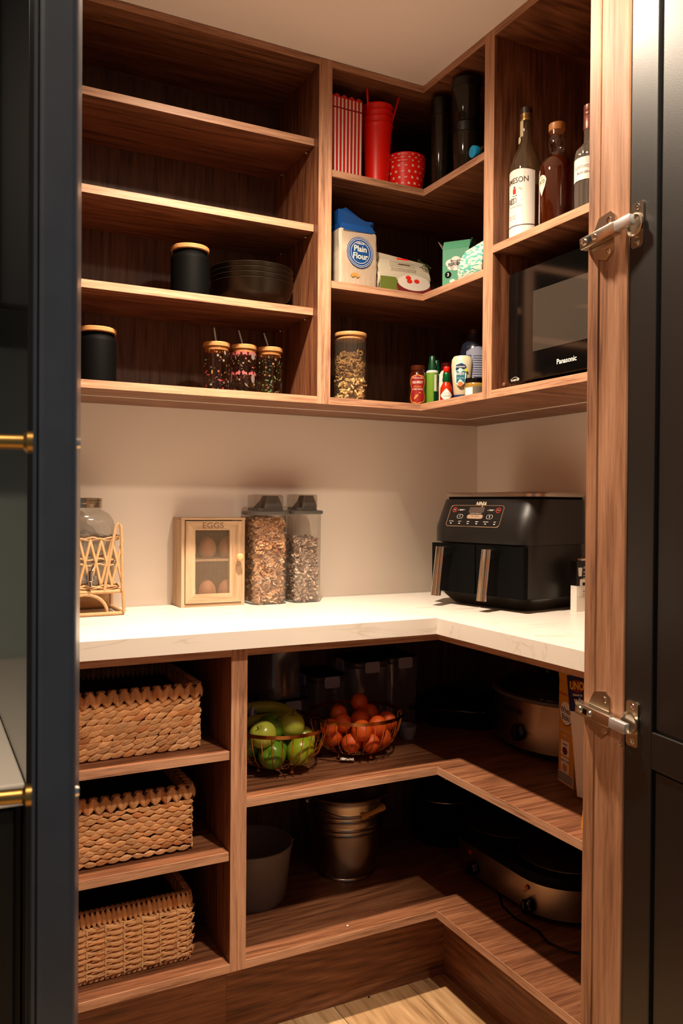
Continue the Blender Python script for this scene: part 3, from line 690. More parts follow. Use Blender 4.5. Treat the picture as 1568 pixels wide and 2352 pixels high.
for r_ in range(4):
    for c_ in range(14): mb.box(-.05+c_*.0055, Y_-.0002+.004*(r_ == 0), .086-r_*.0042, -.05+c_*.0055+.004, Y_+.0002+.004*(r_ == 0), .0875-r_*.0042)
mb.build('small_print', pmat('grey_ink', '8a8474', .7), ob, smooth=False)
mint = pmat('mint_card', '4f9f7a', .55, var=.04)
pb = thing('popcorn_packet', 'opened mint green popcorn carton beside the white and aqua packet', 'carton', (-.338, -.355, Z2), -.9)
MB().box(-.036, 0, 0, .036, .055, .108, b=.001).build('carton', mint, pb, smooth=False)
MB().prism([(-.036, 0), (.036, 0), (.036, .0007), (-.036, .0007)], 0, .026, tr(0, 0, .108) @ rx(-.5)).build('flap', mint, pb, smooth=False)
MB().prism([(0, 0), (.0007, 0), (.0007, .055), (0, .055)], 0, .024, tr(-.036, 0, .108) @ ry(-.5)).build('flap', pmat('card_inside', 'b9a78e', .7), pb, smooth=False)
MB().prism([(0, 0), (.0007, 0), (.0007, .055), (0, .055)], 0, .024, tr(.0353, 0, .108) @ ry(.35)).build('flap', mint, pb, smooth=False)
mb = MB()
for cx, cz, r in ((-.015, .07, .012), (0, .075, .014), (.014, .07, .012), (0, .062, .015), (-.012, .06, .01), (.014, .06, .011)): mb.poly([(x, -.0006, z) for x, z in circ(cx, cz, r, r*.85, 14)])
mb.build('cloud_print', M['white_print'], pb, smooth=False)
txt('lettering', 'POPCORN', .0105, M['black_matt'], pb, tr(0, -.0011, .066), bold=.01, sx=.8)
txt('lettering', 'MICROWAVE', .0045, M['black_matt'], pb, tr(0, -.0011, .075))
MB().poly([(x, -.0007, z) for x, z in circ(-.02, .04, .009, n=16)]).build('round_badge', M['black_matt'], pb, smooth=False)
txt('lettering', '3', .012, M['white_print'], pb, tr(-.02, -.0010, .040), bold=.02)
mb = MB()
for cx in (-.008, .016): mb.poly([(x, -.0007, z) for x, z in circ(cx, .022, .008, .006, 14)])
mb.build('cloud_print', M['white_print'], pb, smooth=False)
ap = thing('snack_packet', 'white packet with aqua dashes leaning at the divider on the middle shelf', 'packet', (-.362, -.458, Z2), -1.15)
def dashmat():
    m, nt, N, L, P = new_mat('aqua_dashes'); tc = N.new('ShaderNodeTexCoord'); v = N.new('ShaderNodeTexVoronoi'); mp = N.new('ShaderNodeMapping'); mp.inputs['Scale'].default_value = (140, 140, 320)
    L.new(tc.outputs['Object'], mp.inputs['Vector']); L.new(mp.outputs[0], v.inputs['Vector']); v.inputs['Scale'].default_value = 1
    s = N.new('ShaderNodeSeparateColor'); L.new(v.outputs['Color'], s.inputs[0]); g = N.new('ShaderNodeMath'); g.operation = 'GREATER_THAN'; g.inputs[1].default_value = .5; L.new(s.outputs[0], g.inputs[0])
    mx = N.new('ShaderNodeMix'); mx.data_type = 'RGBA'; L.new(g.outputs[0], mx.inputs['Factor']); mx.inputs['A'].default_value = (*srgb('e2dccb'), 1); mx.inputs['B'].default_value = (*srgb('5fb5ab'), 1)
    L.new(mx.outputs['Result'], P.inputs['Base Color']); P.inputs['Roughness'].default_value = .4; return m
secs = []
for k in range(9):
    u = k/8; secs.append(([(x*(1-.25*max(0, u-.4))+.014*u, y+rnd.uniform(-.001, .001), u*(.07+.018*(x > 0))) for x, y in rrect(.07, .03*math.sin(PI*(.15+.8*u))+.006, .004, 3)], 0))
MB().loft(secs).build('packet', dashmat(), ap)
wb = thing('chopping_board', 'thin pale wooden board standing against the right divider of the middle shelf', 'board', (-.30, -.544, Z2))
MB().prism([(x, z) for x, z in rrect(.16, .125, .02, 6)], -.004, .004, tr(0, 0, .0625) @ Matrix(((1, 0, 0, 0), (0, 0, 1, 0), (0, 1, 0, 0), (0, 0, 0, 1)))).build('board', wood('pale_board', 'z', 'a8845c', 'c5a279', 'd6b88e', fig=.3), wb)
# ---------------------------------------------------------------- sauce shelf (z 1.4581)
Z3 = 1.4582
ribbed = thin_glass('ribbed_glass', (.88, .84, .76), .04, 2.2, .1, .06, (.4, .33, .24))
pasta_m = pmat('pasta', 'f0d6a4', .55, tint=True, var=.1, sss=.05)
def pasta_jar(x, y, lab, full):
    t = thing('pasta_jar', lab, 'jar', (x, y, Z3), 0, 'ribbed pasta jars with wooden lids')
    prof_r = .0415; vs = []; n = 120
    secs = []
    for z in (0, .002, .008, .155, .168):
        rr = prof_r*(.86 if z == 0 else .95 if z < .005 else 1)
        secs.append(([((rr+(.0007 if i % 4 < 2 else -.0003))*math.cos(2*PI*i/n), (rr+(.0007 if i % 4 < 2 else -.0003))*math.sin(2*PI*i/n)) for i in range(n)], z))
    MB().loft(secs, cap=False).build('glass', ribbed, t)
    MB().lathe([(0, .166), (.0385, .166), (.0385, .1745), (.0425, .1746), (.0432, .177), (.043, .182), (.0415, .184), (0, .184)], 40).build('lid', M['bamboo'], t)
    if full:
        rnd = random.Random(4); mb = MB()
        for k in range(330):
            z = .012+.121*(k/330) if k < 270 else rnd.uniform(.09, .135); a = rnd.uniform(0, 2*PI); rr = .036*math.sqrt(rnd.uniform(.35, 1)) if z < .125 else .03*math.sqrt(rnd.random())
            Mx = tr(rr*math.cos(a), rr*math.sin(a), z) @ Matrix.Rotation(rnd.uniform(0, PI), 4, Vector((rnd.uniform(-1, 1), rnd.uniform(-1, 1), rnd.uniform(-.5, .5))).normalized())
            g = .75+.5*rnd.random(); col = (g, g*.97, g*.88) if z < .065 else (g*.42, g*.31, g*.18)
            if z < .065: mb.tube([(-.008, 0, -.001), (-.003, .002, .001), (.003, -.002, 0), (.008, 0, .001)], .0026, 6, M=Mx, col=col)
            else:
                mb.tube([(.0055*math.cos(q), .0055*math.sin(q), 0) for q in [2*PI*i/8 for i in range(8)]], .0018, 5, closed=True, M=Mx, col=col)
        o = mb.build('pasta', pasta_m, t, kind='stuff')
        MB().cyl(0, 0, .004, .132, .024, 16).build('pasta_core', pmat('pasta_core', '6b4c28', .8), t)
pasta_jar(-.566, -.2, 'ribbed glass jar of pale dried pasta with a wooden lid, in front of the divider', True)
pasta_jar(-.6225, -.09, 'second ribbed glass jar, mostly hidden behind the divider at the left of the sauces', True)
def bottle(name, lab, cat, x, y, z, prof, mat, rot=0, seg=28, flat=1, group=None):
    t = thing(name, lab, cat, (x, y, z), rot, group)
    Mx = Matrix.Diagonal((1, flat, 1, 1))
    MB().lathe(prof, seg, Mx).build('body', mat, t)
    return t
FA = -.75   # labels face the camera (rotation about z)
camrot = lambda x, y: math.atan2(x+1.5885, y+2.1464)*-1
sx_, sy_ = -.357, -.205; a = camrot(sx_, sy_)
sq = bottle('curry_sauce_bottle', 'squeezy dark red curry sauce bottle with a red and orange waisted label', 'sauce bottle', sx_, sy_, Z3, [(0, 0), (.021, 0), (.0235, .003), (.0235, .03), (.0225, .055), (.0235, .075), (.023, .092), (.018, .1), (.0175, .101), (0, .101)], pmat('sauce_brown', '3c1208', .12, coat=.4), a)
MB().lathe([(0, .1012), (.019, .1012), (.0195, .103), (.0195, .114), (.018, .1155), (0, .1155)], 28).build('cap', pmat('cap_amber', '4c1d0c', .25), sq)
hw = lambda u: .95-.20*math.sin(PI*min(1, max(0, (u-.25)/.5)))**2
def waist_label(mb, r, z0, z1, amp, shrink=0, rs=1):
    vs = []; fs = []; n, nz = 12, 16
    for k in range(nz+1):
        u = k/nz; endr = math.sqrt(max(0, 1-((u-.5)*2)**6)); wv = (hw(u)*endr*amp)
        for i in range(n+1):
            q = (i/n*2-1)*wv; vs.append((r*math.sin(q), -r*math.cos(q), z0+(z1-z0)*u))
    for k in range(nz):
        for i in range(n): q = k*(n+1)+i; fs.append((q, q+1, q+n+2, q+n+1))
    mb.add(vs, fs); return mb
waist_label(MB(), .0243, .006, .090, 1.0).build('label_border', pmat('label_orange', 'c8792e', .5), sq)
waist_label(MB(), .0247, .010, .087, .88).build('label', pmat('label_red', '8f1512', .45), sq)
wr = .0250
txt('lettering', "McDonnells", .0062, M['white_print'], sq, tr(0, 0, .079), wrap=wr)
txt('lettering', 'SQUEEZY', .0085, M['white_print'], sq, tr(0, 0, .067), wrap=wr, bold=.02, sx=.85)
txt('lettering', 'ORIGINAL', .0065, pmat('ink_orange', 'd88b2a', .5), sq, tr(0, 0, .055), wrap=wr, bold=.01, sx=.8)
txt('lettering', 'CURRY SAUCE', .0055, M['white_print'], sq, tr(0, 0, .048), wrap=wr, bold=.01, sx=.8)
mb = MB(); wpoly(mb, wr, [(-.010, .024), (-.006, .032), (.006, .041), (.010, .038), (.0, .028), (-.008, .020)]); mb.build('chip_print', pmat('chip_ink', 'c58a3c', .5), sq, smooth=False)
grn = pmat('can_green', '6f9a2c', .35, var=.15, nscale=60); dkg = pmat('cap_green', '0b3d22', .3)
def spray(x, y, lab):
    t = thing('oil_spray_can', lab, 'spray can', (x, y, Z3), camrot(x, y), 'green cooking spray cans')
    MB().lathe([(0, 0), (.0165, 0), (.017, .001), (.017, .094), (.0165, .097), (.0150, .1), (.0125, .1025), (0, .1025)], 28).build('can', grn, t)
    MB().lathe([(.0171, .0955), (.0172, .0985), (.0155, .101), (.0142, .1025)], 28).build('rim', M['white_print'], t)
    MB().lathe([(0, .1026), (.0125, .1026), (.0125, .113), (.0095, .128), (.0085, .141), (.007, .1435), (0, .1435)], 24).build('cap', dkg, t)
    patch(.0173, .35, .75, .045, .090).build('label', M['white_print'], t); patch(.0173, .25, 1.5, .004, .043).build('band', dkg, t)
spray(-.320, -.222, 'green cooking spray can with a dark green cap, beside the curry sauce')
spray(-.272, -.170, 'green cooking spray can standing behind the front spray can')
kx, ky = -.300, -.262
kt = bottle('ketchup_bottle', 'dark red sauce bottle with a portrait label, half hidden behind the small hot sauce', 'sauce bottle', kx, ky, Z3, [(0, 0), (.022, 0), (.025, .004), (.0245, .04), (.021, .07), (.0155, .1), (.0145, .118), (.012, .12), (0, .12)], pmat('ketchup', '3c0705', .12, coat=.5), camrot(kx, ky))
patch(.0252, -.9, .35, .012, .085, top=lambda u: .012*math.sin(PI*u)).build('label', M['white_print'], kt)
mb = MB(); wpoly(mb, .0256, circ(-.006, .07, .006, .008, 14)); wpoly(mb, .0256, circ(-.010, .05, .0045, .01, 12)); mb.build('label_print', pmat('ink_purple', '3a2638', .5), kt, smooth=False)
tx, ty = -.352, -.338; ta = camrot(tx, ty)
tb = bottle('hot_sauce_bottle', 'small pepper sauce bottle with a red cap, green neck foil and white diamond label', 'sauce bottle', tx, ty, Z3, [(0, 0), (.0150, 0), (.0165, .002), (.0165, .032), (.0155, .040), (.0095, .052), (.0085, .056), (.0085, .066)], pmat('pepper_sauce', 'b02808', .1, coat=.6), ta)
MB().lathe([(.0087, .0525), (.0100, .055), (.0097, .075), (.0085, .078)], 22).build('neck_foil', pmat('foil_green', '0f6b34', .25, .6), tb)
MB().lathe([(.0080, .0782), (.0083, .082), (0, .082)], 20).build('neck', pmat('neck_red', '8a1c08', .2), tb)
MB().lathe([(0, .0822), (.0078, .0822), (.0082, .083), (.0082, .093), (.0075, .0942), (0, .0942)], 24).build('cap', M['red'], tb)
mb = MB(); R_ = .0168
for i in range(14):
    x0, x1 = -.018+i*.036/14, -.018+(i+1)*.036/14
    h0, h1 = .018-abs(x0), .018-abs(x1)
    f = lambda x, h: [(R_*math.sin(x/R_), -R_*math.cos(x/R_), max(.001, .018-h)), (R_*math.sin(x/R_), -R_*math.cos(x/R_), .018+h)]
    a0, a1 = f(x0, h0), f(x1, h1); mb.add([a0[0], a1[0], a1[1], a0[1]], [(0, 1, 2, 3)])
mb.build('label', M['white_print'], tb, smooth=False)
txt('lettering', 'TABASCO', .0058, pmat('ink_olive', '5a5a2a', .6), tb, tr(0, 0, .016), wrap=R_+.0002, sx=.8)
txt('lettering', 'McILHENNY CO', .0028, pmat('ink_olive2', '5a5a2a', .6), tb, tr(0, 0, .023), wrap=R_+.0002, sx=.8)
rx_, ry_ = -.350, -.405; ra = camrot(rx_, ry_)-.1
cream = pmat('ranch_cream', 'c9bc9e', .3, var=.02)
rb = bottle('ranch_bottle', 'upside-down cream ranch squeeze bottle with a teal and navy label', 'sauce bottle', rx_, ry_, Z3, [(0, .012), (.019, .012), (.021, .015), (.0265, .07), (.0275, .088), (.026, .103), (.021, .111), (.012, .113), (0, .113)], cream, ra, flat=.72)
MB().lathe([(0, 0), (.0185, 0), (.0195, .001), (.0195, .0118), (0, .0118)], 28, Matrix.Diagonal((1, .72, 1, 1))).build('cap', pmat('cap_navy', '10305c', .35), rb)
def flabel(mb, pts, off=0, M_=None):
    rr = .0262
    def P_(x, z): 
        rz_ = .0245+.002*(z/.11)+off
        q = x/rz_; return (rz_*math.sin(q), -.72*rz_*math.cos(q)-.0012-off, z)
    c = (sum(p[0] for p in pts)/len(pts), sum(p[1] for p in pts)/len(pts)); n = len(pts)
    return mb.add([P_(*c)]+[P_(*p) for p in pts], [(0, 1+i, 1+(i+1) % n) for i in range(n)])
flabel(MB(), circ(-.003, .066, .0165, .034, 24), .0008).build('label', pmat('label_aqua', 'a9cfc9', .45), rb, smooth=False)
flabel(MB(), [(-.015, .074), (.011, .076), (.012, .086), (0, .091), (-.014, .087)], .0014).build('brand_badge', pmat('label_navy', '1b2b55', .45), rb, smooth=False)
flabel(MB(), [(-.013, .042), (.009, .043), (.009, .072), (-.013, .072)], .0012).build('teal_panel', pmat('label_teal', '1c6478', .45), rb, smooth=False)
flabel(MB(), circ(.0125, .073, .0042, n=14), .0018).build('yellow_spot', pmat('label_yellow', 'd8c21c', .45), rb, smooth=False)
flabel(MB(), circ(-.002, .038, .007, .006, 12), .002).build('food_print', pmat('label_food', 'c66a3a', .5), rb, smooth=False)
txt('lettering', "HELLMANN'S", .0048, M['white_print'], rb, tr(-.002, -.0225, .0815), bold=.01, sx=.8)
txt('lettering', 'RANCH', .0090, M['white_print'], rb, tr(-.002, -.0222, .0635), bold=.01, sx=.62)
txt('lettering', 'CREAMY', .0036, M['white_print'], rb, tr(-.002, -.0222, .0700), sx=.8)
txt('lettering', 'RANCH DRESSING', .0024, M['white_print'], rb, tr(-.002, -.0220, .053), sx=.9)
jx, jy = -.362, -.478
jr = bottle('mustard_jar', 'squat grainy mustard jar with a black lid at the right divider', 'jar', jx, jy, Z3, [(0, 0), (.024, 0), (.0255, .002), (.0255, .026), (.024, .031), (.0225, .033)], pmat('mustard', '8a6a2c', .15, var=.5, nscale=400, coat=.5), camrot(jx, jy))
MB().lathe([(0, .0332), (.0245, .0332), (.025, .034), (.025, .0425), (.024, .044), (0, .044)], 32).build('lid', M['black_gloss'], jr)
patch(.0258, -1.2, -.25, .002, .020).build('label', M['white_print'], jr); patch(.0258, -.2, 1.2, .002, .022).build('label', pmat('label_grey', '5e584a', .6, var=.4, nscale=900), jr)
bx, by = -.245, -.318
bb = bottle('sauce_tub', 'large dark bottle with a blue-edged back label, behind the ranch bottle', 'sauce bottle', bx, by, Z3, [(0, 0), (.038, 0), (.042, .005), (.042, .145), (.036, .165), (.024, .178), (.022, .19)], pmat('dark_bottle', '1c2030', .2, coat=.4), camrot(bx, by)+.2, seg=36)
MB().lathe([(0, .1902), (.025, .1902), (.025, .203), (.023, .205), (0, .205)], 32).build('cap', pmat('cap_dark_red', '2a0808', .3), bb)
patch(.0423, -.8, .9, .04, .142, top=lambda u: .012*math.sin(PI*u)).build('label', pmat('label_pale_blue', '8d93a8', .45), bb)
mb = MB()
for k in range(13):
    for j in range(1): patch(.0426, -.35, .75-.2*((k*7) % 3)/3, .128-k*.0062, .1295-k*.0062, n=8, mb=mb, nz=1)
mb.build('small_print', pmat('ink_navy', '20263c', .5), bb, smooth=False)
mb = MB(); patch(.0427, -.8, -.45, .105, .132, n=6, mb=mb, nz=2); mb.build('blue_mark', pmat('label_blue', '1f3d74', .45), bb)
ot = thing('orange_sauce_bottle', 'sliver of an orange capped bottle at the right divider behind the mustard jar', 'sauce bottle', (-.325, -.527, Z3))
MB().lathe([(0, 0), (.017, 0), (.018, .002), (.018, .04), (.008, .052), (.008, .06)], 20).build('body', pmat('dark_glass', '201008', .15), ot)
MB().lathe([(0, .0602), (.0095, .0602), (.0095, .074), (0, .075)], 18).build('cap', pmat('orange_cap', 'd85a20', .4), ot)
# ---------------------------------------------------------------- liquor shelf (z 1.796)
Z4 = 1.7961
amber_e = thin_glass('glass_olive', (.80, .74, .60), .03, 2.5, .15, .10, (.35, .26, .15))
amber = thin_glass('whiskey', (.72, .27, .06), .03, 1.0, 0, .45, (.42, .085, .006))
ink = pmat('ink_brown', '4a3a28', .6)
x, y = -.335, -.6295; a = camrot(x, y)-.70
w1 = thing('whiskey_bottle', 'tall whiskey bottle with a big cream label, half full of amber liquid', 'liquor bottle', (x, y, Z4), a, 'bottles on the liquor shelf')
MB().lathe([(0, .001), (.034, .001), (.0365, .004), (.0365, .165), (.0355, .178), (.028, .203), (.018, .222), (.014, .236), (.0135, .285), (.0145, .287), (.0145, .297)], 40).build('glass', amber_e, w1)
MB().lathe([(0, .004), (.0345, .004), (.0352, .008), (.0352, .128), (0, .128)], 36).build('liquid', amber, w1)
MB().lathe([(0, .290), (.0135, .290), (.0138, .313), (.012, .3145), (0, .3145)], 28).build('cap', pmat('cap_brown', '3a2a20', .4), w1)
patch(.0142, -2.2, 2.2, .283, .2985, n=24).build('neck_foil', pmat('foil_gold', 'b58f52', .3, .7), w1)
patch(.0370, -1.35, 1.30, .036, .158, n=24, top=lambda u: .006*math.sin(PI*u)).build('label', M['white_print'], w1)
patch(.0370, -1.35, 1.30, .012, .0335, n=24).build('label', M['white_print'], w1)
patch(.0373, -1.35, 1.30, .0338, .0358, n=24, nz=1).build('label_band', pmat('band_brown', '5a4028', .5), w1)
txt('lettering', 'JAMESON', .0175, ink, w1, tr(0, 0, .138), wrap=.0375, bold=.01, sx=.9)
txt('lettering', 'CRESTED', .0180, ink, w1, tr(-.003, 0, .092), wrap=.0375, bold=.012, sx=.72)
txt('lettering', 'THE SAZERAC GENTLE', .0035, ink, w1, tr(0, 0, .079), wrap=.0375)
txt('lettering', 'TRIPLE DISTILLED', .0042, ink, w1, tr(-.004, 0, .058), wrap=.0375)
txt('lettering', 'IRISH WHISKEY', .0042, ink, w1, tr(-.004, 0, .052), wrap=.0375)
txt('lettering', '1780', .005, ink, w1, tr(.013, 0, .118), wrap=.0375)
mb = MB(); wpoly(mb, .0375, [(-.006, .108), (.003, .108), (.003, .120), (-.006, .120)]); mb.build('red_crest', pmat('crest_red', 'b8321c', .5), w1, smooth=False)
mb = MB(); wpoly(mb, .0375, [(-.008, .103), (.006, .103), (.006, .1045), (-.008, .1045)]); wpoly(mb, .0375, circ(-.0015, .123, .0028, .0025, 8)); mb.build('crest_print', ink, w1, smooth=False)
patch(.0139, -.9, .2, .246, .283, n=8).build('neck_label', pmat('neck_cream', 'd9c9a0', .5), w1)
mb = MB(); wpoly(mb, .0172, circ(-.007, .238, .0062, .008, 16)); mb.build('neck_seal', pmat('neck_cream2', 'e0d2ac', .5), w1, smooth=False)
x, y = -.342, -.742; a = camrot(x, y)-.95
w2 = thing('whiskey_bottle', 'round-shouldered full whiskey bottle with a wooden stopper and teardrop label', 'liquor bottle', (x, y, Z4), a, 'bottles on the liquor shelf')
MB().lathe([(0, .001), (.034, .001), (.0375, .005), (.0378, .12), (.036, .136), (.030, .15), (.019, .16), (.0145, .166), (.0185, .185), (.0175, .198), (.0135, .205), (.0165, .206), (.0165, .214)], 44).build('glass', thin_glass('flint', (.93, .9, .86), .02, 3.0, .15), w2)
MB().lathe([(0, .004), (.0355, .004), (.0365, .008), (.0365, .12), (.0345, .135), (.0285, .148), (.018, .158), (0, .158)], 40).build('liquid', thin_glass('whiskey_deep', (.55, .13, .03), .03, 1.0, 0, .24, (.22, .035, .004)), w2)
MB().lathe([(0, .2145), (.0175, .2145), (.018, .216), (.018, .229), (.0165, .231), (0, .231)], 32).build('stopper', pmat('stopper', 'b57840', .4), w2)
mb = MB(); r = .0385
pts = [(.0135*math.cos(q), .100+.0135*math.sin(q)) for q in [PI*i/12 for i in range(13)]]+[(-.010, .088), (-.004, .076), (0, .068), (.004, .076), (.010, .088)]
wpoly(mb, r, pts); mb.build('label', pmat('label_cream', 'e2dfc2', .5), w2, smooth=False)
mb = MB(); wpoly(mb, r+.0003, [(-.009, .0925), (.009, .0925), (.009, .0932), (-.009, .0932)]); mb.build('label_line', ink, w2, smooth=False)
txt('lettering', '&CO', .0105, ink, w2, tr(0, 0, .099), wrap=r+.0003, bold=.008, sx=.85)
txt('lettering', 'ROE', .0045, ink, w2, tr(0, 0, .1075), wrap=r+.0003)
patch(.0386, -1.6, -.75, .012, .06, n=8).build('label', pmat('label_cream_b', 'd9cdb0', .5), w2)
x, y = -.352, -.852; a = camrot(x, y)-.45
w3 = thing('gin_bottle', 'clear fluted gin bottle with a white label and a pink metal cap', 'liquor bottle', (x, y, Z4), a, 'bottles on the liquor shelf')
n = 96; secs = []
for r, z in ((.025, 0), (.0285, .003), (.029, .04), (.029, .115), (.027, .128), (.018, .138), (.0115, .146), (.011, .18)):
    fl_ = .0009 if r > .02 else 0
    secs.append(([((r+fl_*math.cos(i*2*PI/6))*math.cos(2*PI*i/n), (r+fl_*math.cos(i*2*PI/6))*math.sin(2*PI*i/n)) for i in range(n)], z))
MB().loft(secs).build('glass', thin_glass('gin_glass', (.92, .92, .88), .02, 3.0, .2, .12, (.55, .48, .4)), w3)
MB().lathe([(0, .172), (.0122, .172), (.0125, .174), (.0125, .2), (.0118, .201), (.0125, .2025), (.0125, .208), (.0118, .209), (.0125, .2105), (.0125, .222), (.011, .2235), (0, .2235)], 28).build('cap', pmat('cap_rose', '8f5a50', .35, .5), w3)
patch(.0302, -1.4, 1.4, .062, .108, n=20).build('label', M['white_print'], w3)
txt('lettering', 'GUNPOWDER', .0095, pmat('ink_pink', 'b89a90', .6), w3, tr(0, 0, .088), wrap=.0306, sx=.7)
txt('lettering', 'IRISH GIN', .0065, ink, w3, tr(0, 0, .076), wrap=.0306)
x, y = -.33, -.925
w4 = thing('decanter', 'cut glass bottle with curled stopper, mostly hidden by the right end panel', 'liquor bottle', (x, y, Z4), 0, 'bottles on the liquor shelf')
MB().lathe([(0, .001), (.036, .001), (.038, .01), (.038, .1), (.022, .13), (.012, .142), (.012, .165), (.018, .17), (.02, .185), (.014, .2), (.006, .205), (.014, .212), (.016, .222), (.008, .232), (0, .234)], 12).build('glass', thin_glass('cut_glass', (.9, .85, .78), .03, 2.0, .2), w4, ang=10)
# ---------------------------------------------------------------- microwave
mw = thing('microwave', 'black microwave oven with a dotted window, in the bay below the liquor shelf', 'microwave', (-.20, -.84, ZB+.0001))
X_ = -.155
MB().box(-.145, -.236, .016, .165, .236, .268, b=.004).build('casing', M['black'], mw)
dr = MB(); dr.loft([([(y_, z_) for y_, z_ in rrect(.478, .256, .012, 4)], 0), ([(y_, z_) for y_, z_ in rrect(.478, .256, .012, 4)], .012), ([(y_, z_) for y_, z_ in rrect(.474, .252, .010, 4)], .014)], Matrix(((0, 0, -1, -.1452), (-1, 0, 0, 0), (0, 1, 0, .143), (0, 0, 0, 1))))
dr = dr.build('door', M['black_gloss'], mw)
def meshmat():
    m, nt, N, L, P = new_mat('dotted_window'); tc = N.new('ShaderNodeTexCoord'); v = N.new('ShaderNodeTexVoronoi'); v.inputs['Scale'].default_value = 520; v.inputs['Randomness'].default_value = .0
    L.new(tc.outputs['Object'], v.inputs['Vector']); c = N.new('ShaderNodeValToRGB'); L.new(v.outputs['Distance'], c.inputs[0]); e = c.color_ramp.elements
    e[0].position = .28; e[0].color = (.006, .005, .004, 1); e[1].position = .42; e[1].color = (.035, .028, .022, 1)
    L.new(c.outputs[0], P.inputs['Base Color']); P.inputs['Roughness'].default_value = .35; P.inputs['Coat Weight'].default_value = .6; P.inputs['Coat Roughness'].default_value = .05; return m
MB().box(-.1605, -.20, .077, -.1595, .150, .213).build('window', meshmat(), dr, smooth=False)
Mt = Matrix(((0, 1, 0, -.1596), (-1, 0, 0, 0), (0, 0, 1, 0), (0, 0, 0, 1)))
txt('lettering', 'Panasonic', .0155, M['white_print'], dr, Mt @ tr(-.042, 0, .042), bold=.015)
txt('lettering', 'INVERTER', .0065, M['white_print'], dr, Mt @ tr(-.212, 0, .021), bold=.01, shear=.2)
mb = MB(); pts = [(-.016+.032*i/16, 0, .004+.005*math.sin(PI*(i/16))) for i in range(17)]; mb.tube([(p[0], -.0001, p[2]) for p in pts], .0004, 5, M=Mt @ tr(-.213, 0, .019)); mb.build('logo_arc', M['white_print'], dr)
for yy in (-.2, .2):
    for xx in (-.12, .13): MB().cyl(xx, yy, 0, .0165, .012, 16).build('foot', M['black'], mw)

# ================================================================ worktop objects (z .92)
ZW = .9201
# ---- drink dispenser in a wicker stand
dx, dy = -1.240, -.083
ds = thing('dispenser_stand', 'natural wicker stand with arched feet holding the glass drink dispenser', 'stand', (dx, dy, ZW))
wick = pmat('wicker', 'bf9468', .7, var=.25, nscale=120, bump=.6, bscale=500, tint=True)
W2 = .089; D2 = .071; ZS = .057
def wr(pts, r, name='frame', closed=False, mb=None):
    return (mb or MB()).tube(pts, r, 8, closed)
corners = [(W2, -D2), (-W2, -D2), (-W2, D2), (W2, D2)]
mb = MB()
for z in (ZS,): mb.tube([(x, y, z) for x, y in rrect(2*W2, 2*D2, .02, 4)], .0045, 8, closed=True)
mb.tube([(x, y, .005) for x, y in rrect(2*W2+.006, 2*D2+.006, .02, 4)], .0045, 8, closed=True)
mb.build('frame', wick, ds)
for x, y in corners:
    MB().tube([(x*1.02, y*1.02, .008), (x, y, ZS)], .0042, 8).build('foot', wick, ds)
for x in (-.045,):
    pass
for sy in (-1,):
    for cx in (-.0, ):
        pts = [(cx+.052*math.cos(PI*i/12)*1.0, sy*D2, .006+.046*math.sin(PI*i/12)) for i in range(13)]
        MB().tube([(cx+.052+.022, sy*D2, .006)]+pts+[(cx-.052-.022, sy*D2, .006)], .004, 8).build('arch', wick, ds)
for sx in (-1, 1):
    MB().tube([(sx*(W2-.002), -D2, ZS), (sx*(W2-.004), -D2, ZS+.10), (sx*(W2-.006), -D2, ZS+.158), (sx*(W2-.012), -D2, ZS+.163), (sx*(W2-.018), -D2, ZS+.155), (sx*(W2-.030), -D2, ZS+.09), (sx*(W2-.045), -D2-.001, ZS)], .0036, 8).build('upright', wick, ds)
    MB().tube([(sx*W2, D2, ZS), (sx*W2, D2, ZS+.13), (sx*W2, -D2*.2, ZS+.13)], .0034, 8).build('upright', wick, ds)
rndw = random.Random(12)
def woven_band(z, name='woven_band', r=.0024, amp=.0024, n3=3):
    mb = MB(); per = rrect(2*W2-.012, 2*D2-.006, .03, 5)
    P = []; 
    for i in range(len(per)):
        a, b = Vector(per[i]), Vector(per[(i+1) % len(per)]); m = max(1, int((b-a).length/.006))
        P += [a+(b-a)*j/m for j in range(m)]
    for s in range(n3):
        g = rndw.uniform(.85, 1.1)
        mb.tube([(p.x*(1+.02*math.sin(i*.9+s*2.1)), p.y*(1+.02*math.sin(i*.9+s*2.1)), z+s*amp*1.1+amp*math.sin(i*.9+s*2.1)) for i, p in enumerate(P)], r, 6, closed=True, col=(g, g, g))
    return mb.build(name, wick, ds)
woven_band(ZS+.008); woven_band(ZS+.124, n3=2); woven_band(ZS+.077, n3=1); woven_band(ZS+.064, n3=1)
flat_m = pmat('rattan_strip', 'c59a6c', .6, var=.2, nscale=60, bump=.4)
for k in range(7):
    x0 = -.075+k*.025
    for dxx in (.015, -.015):
        g = rndw.uniform(.85, 1.1)
        MB().tube([(x0-dxx*.9, -D2+.004, ZS+.012), (x0, -D2+.001, ZS+.07), (x0+dxx*.9, -D2+.004, ZS+.125)], .0034, 6).build('strip', flat_m, ds)
MB().box(-W2+.006, -D2+.008, ZS+.001, W2-.006, D2-.008, ZS+.0045, b=.001).build('tray', flat_m, ds)
MB().box(-W2+.006, D2-.006, .006, W2-.006, D2-.001, ZS, b=.001).build('rear_apron', flat_m, ds)
dd = thing('drink_dispenser', 'clear glass drink dispenser jar with a metal screw lid, in the wicker stand', 'drink dispenser', (dx, dy+.002, ZW+ZS+.006)); dd.scale = (.94, .90, .94)
gj = M['clear_jar']
def rj(w, r): return rrect(w, w*.86, r, 6)
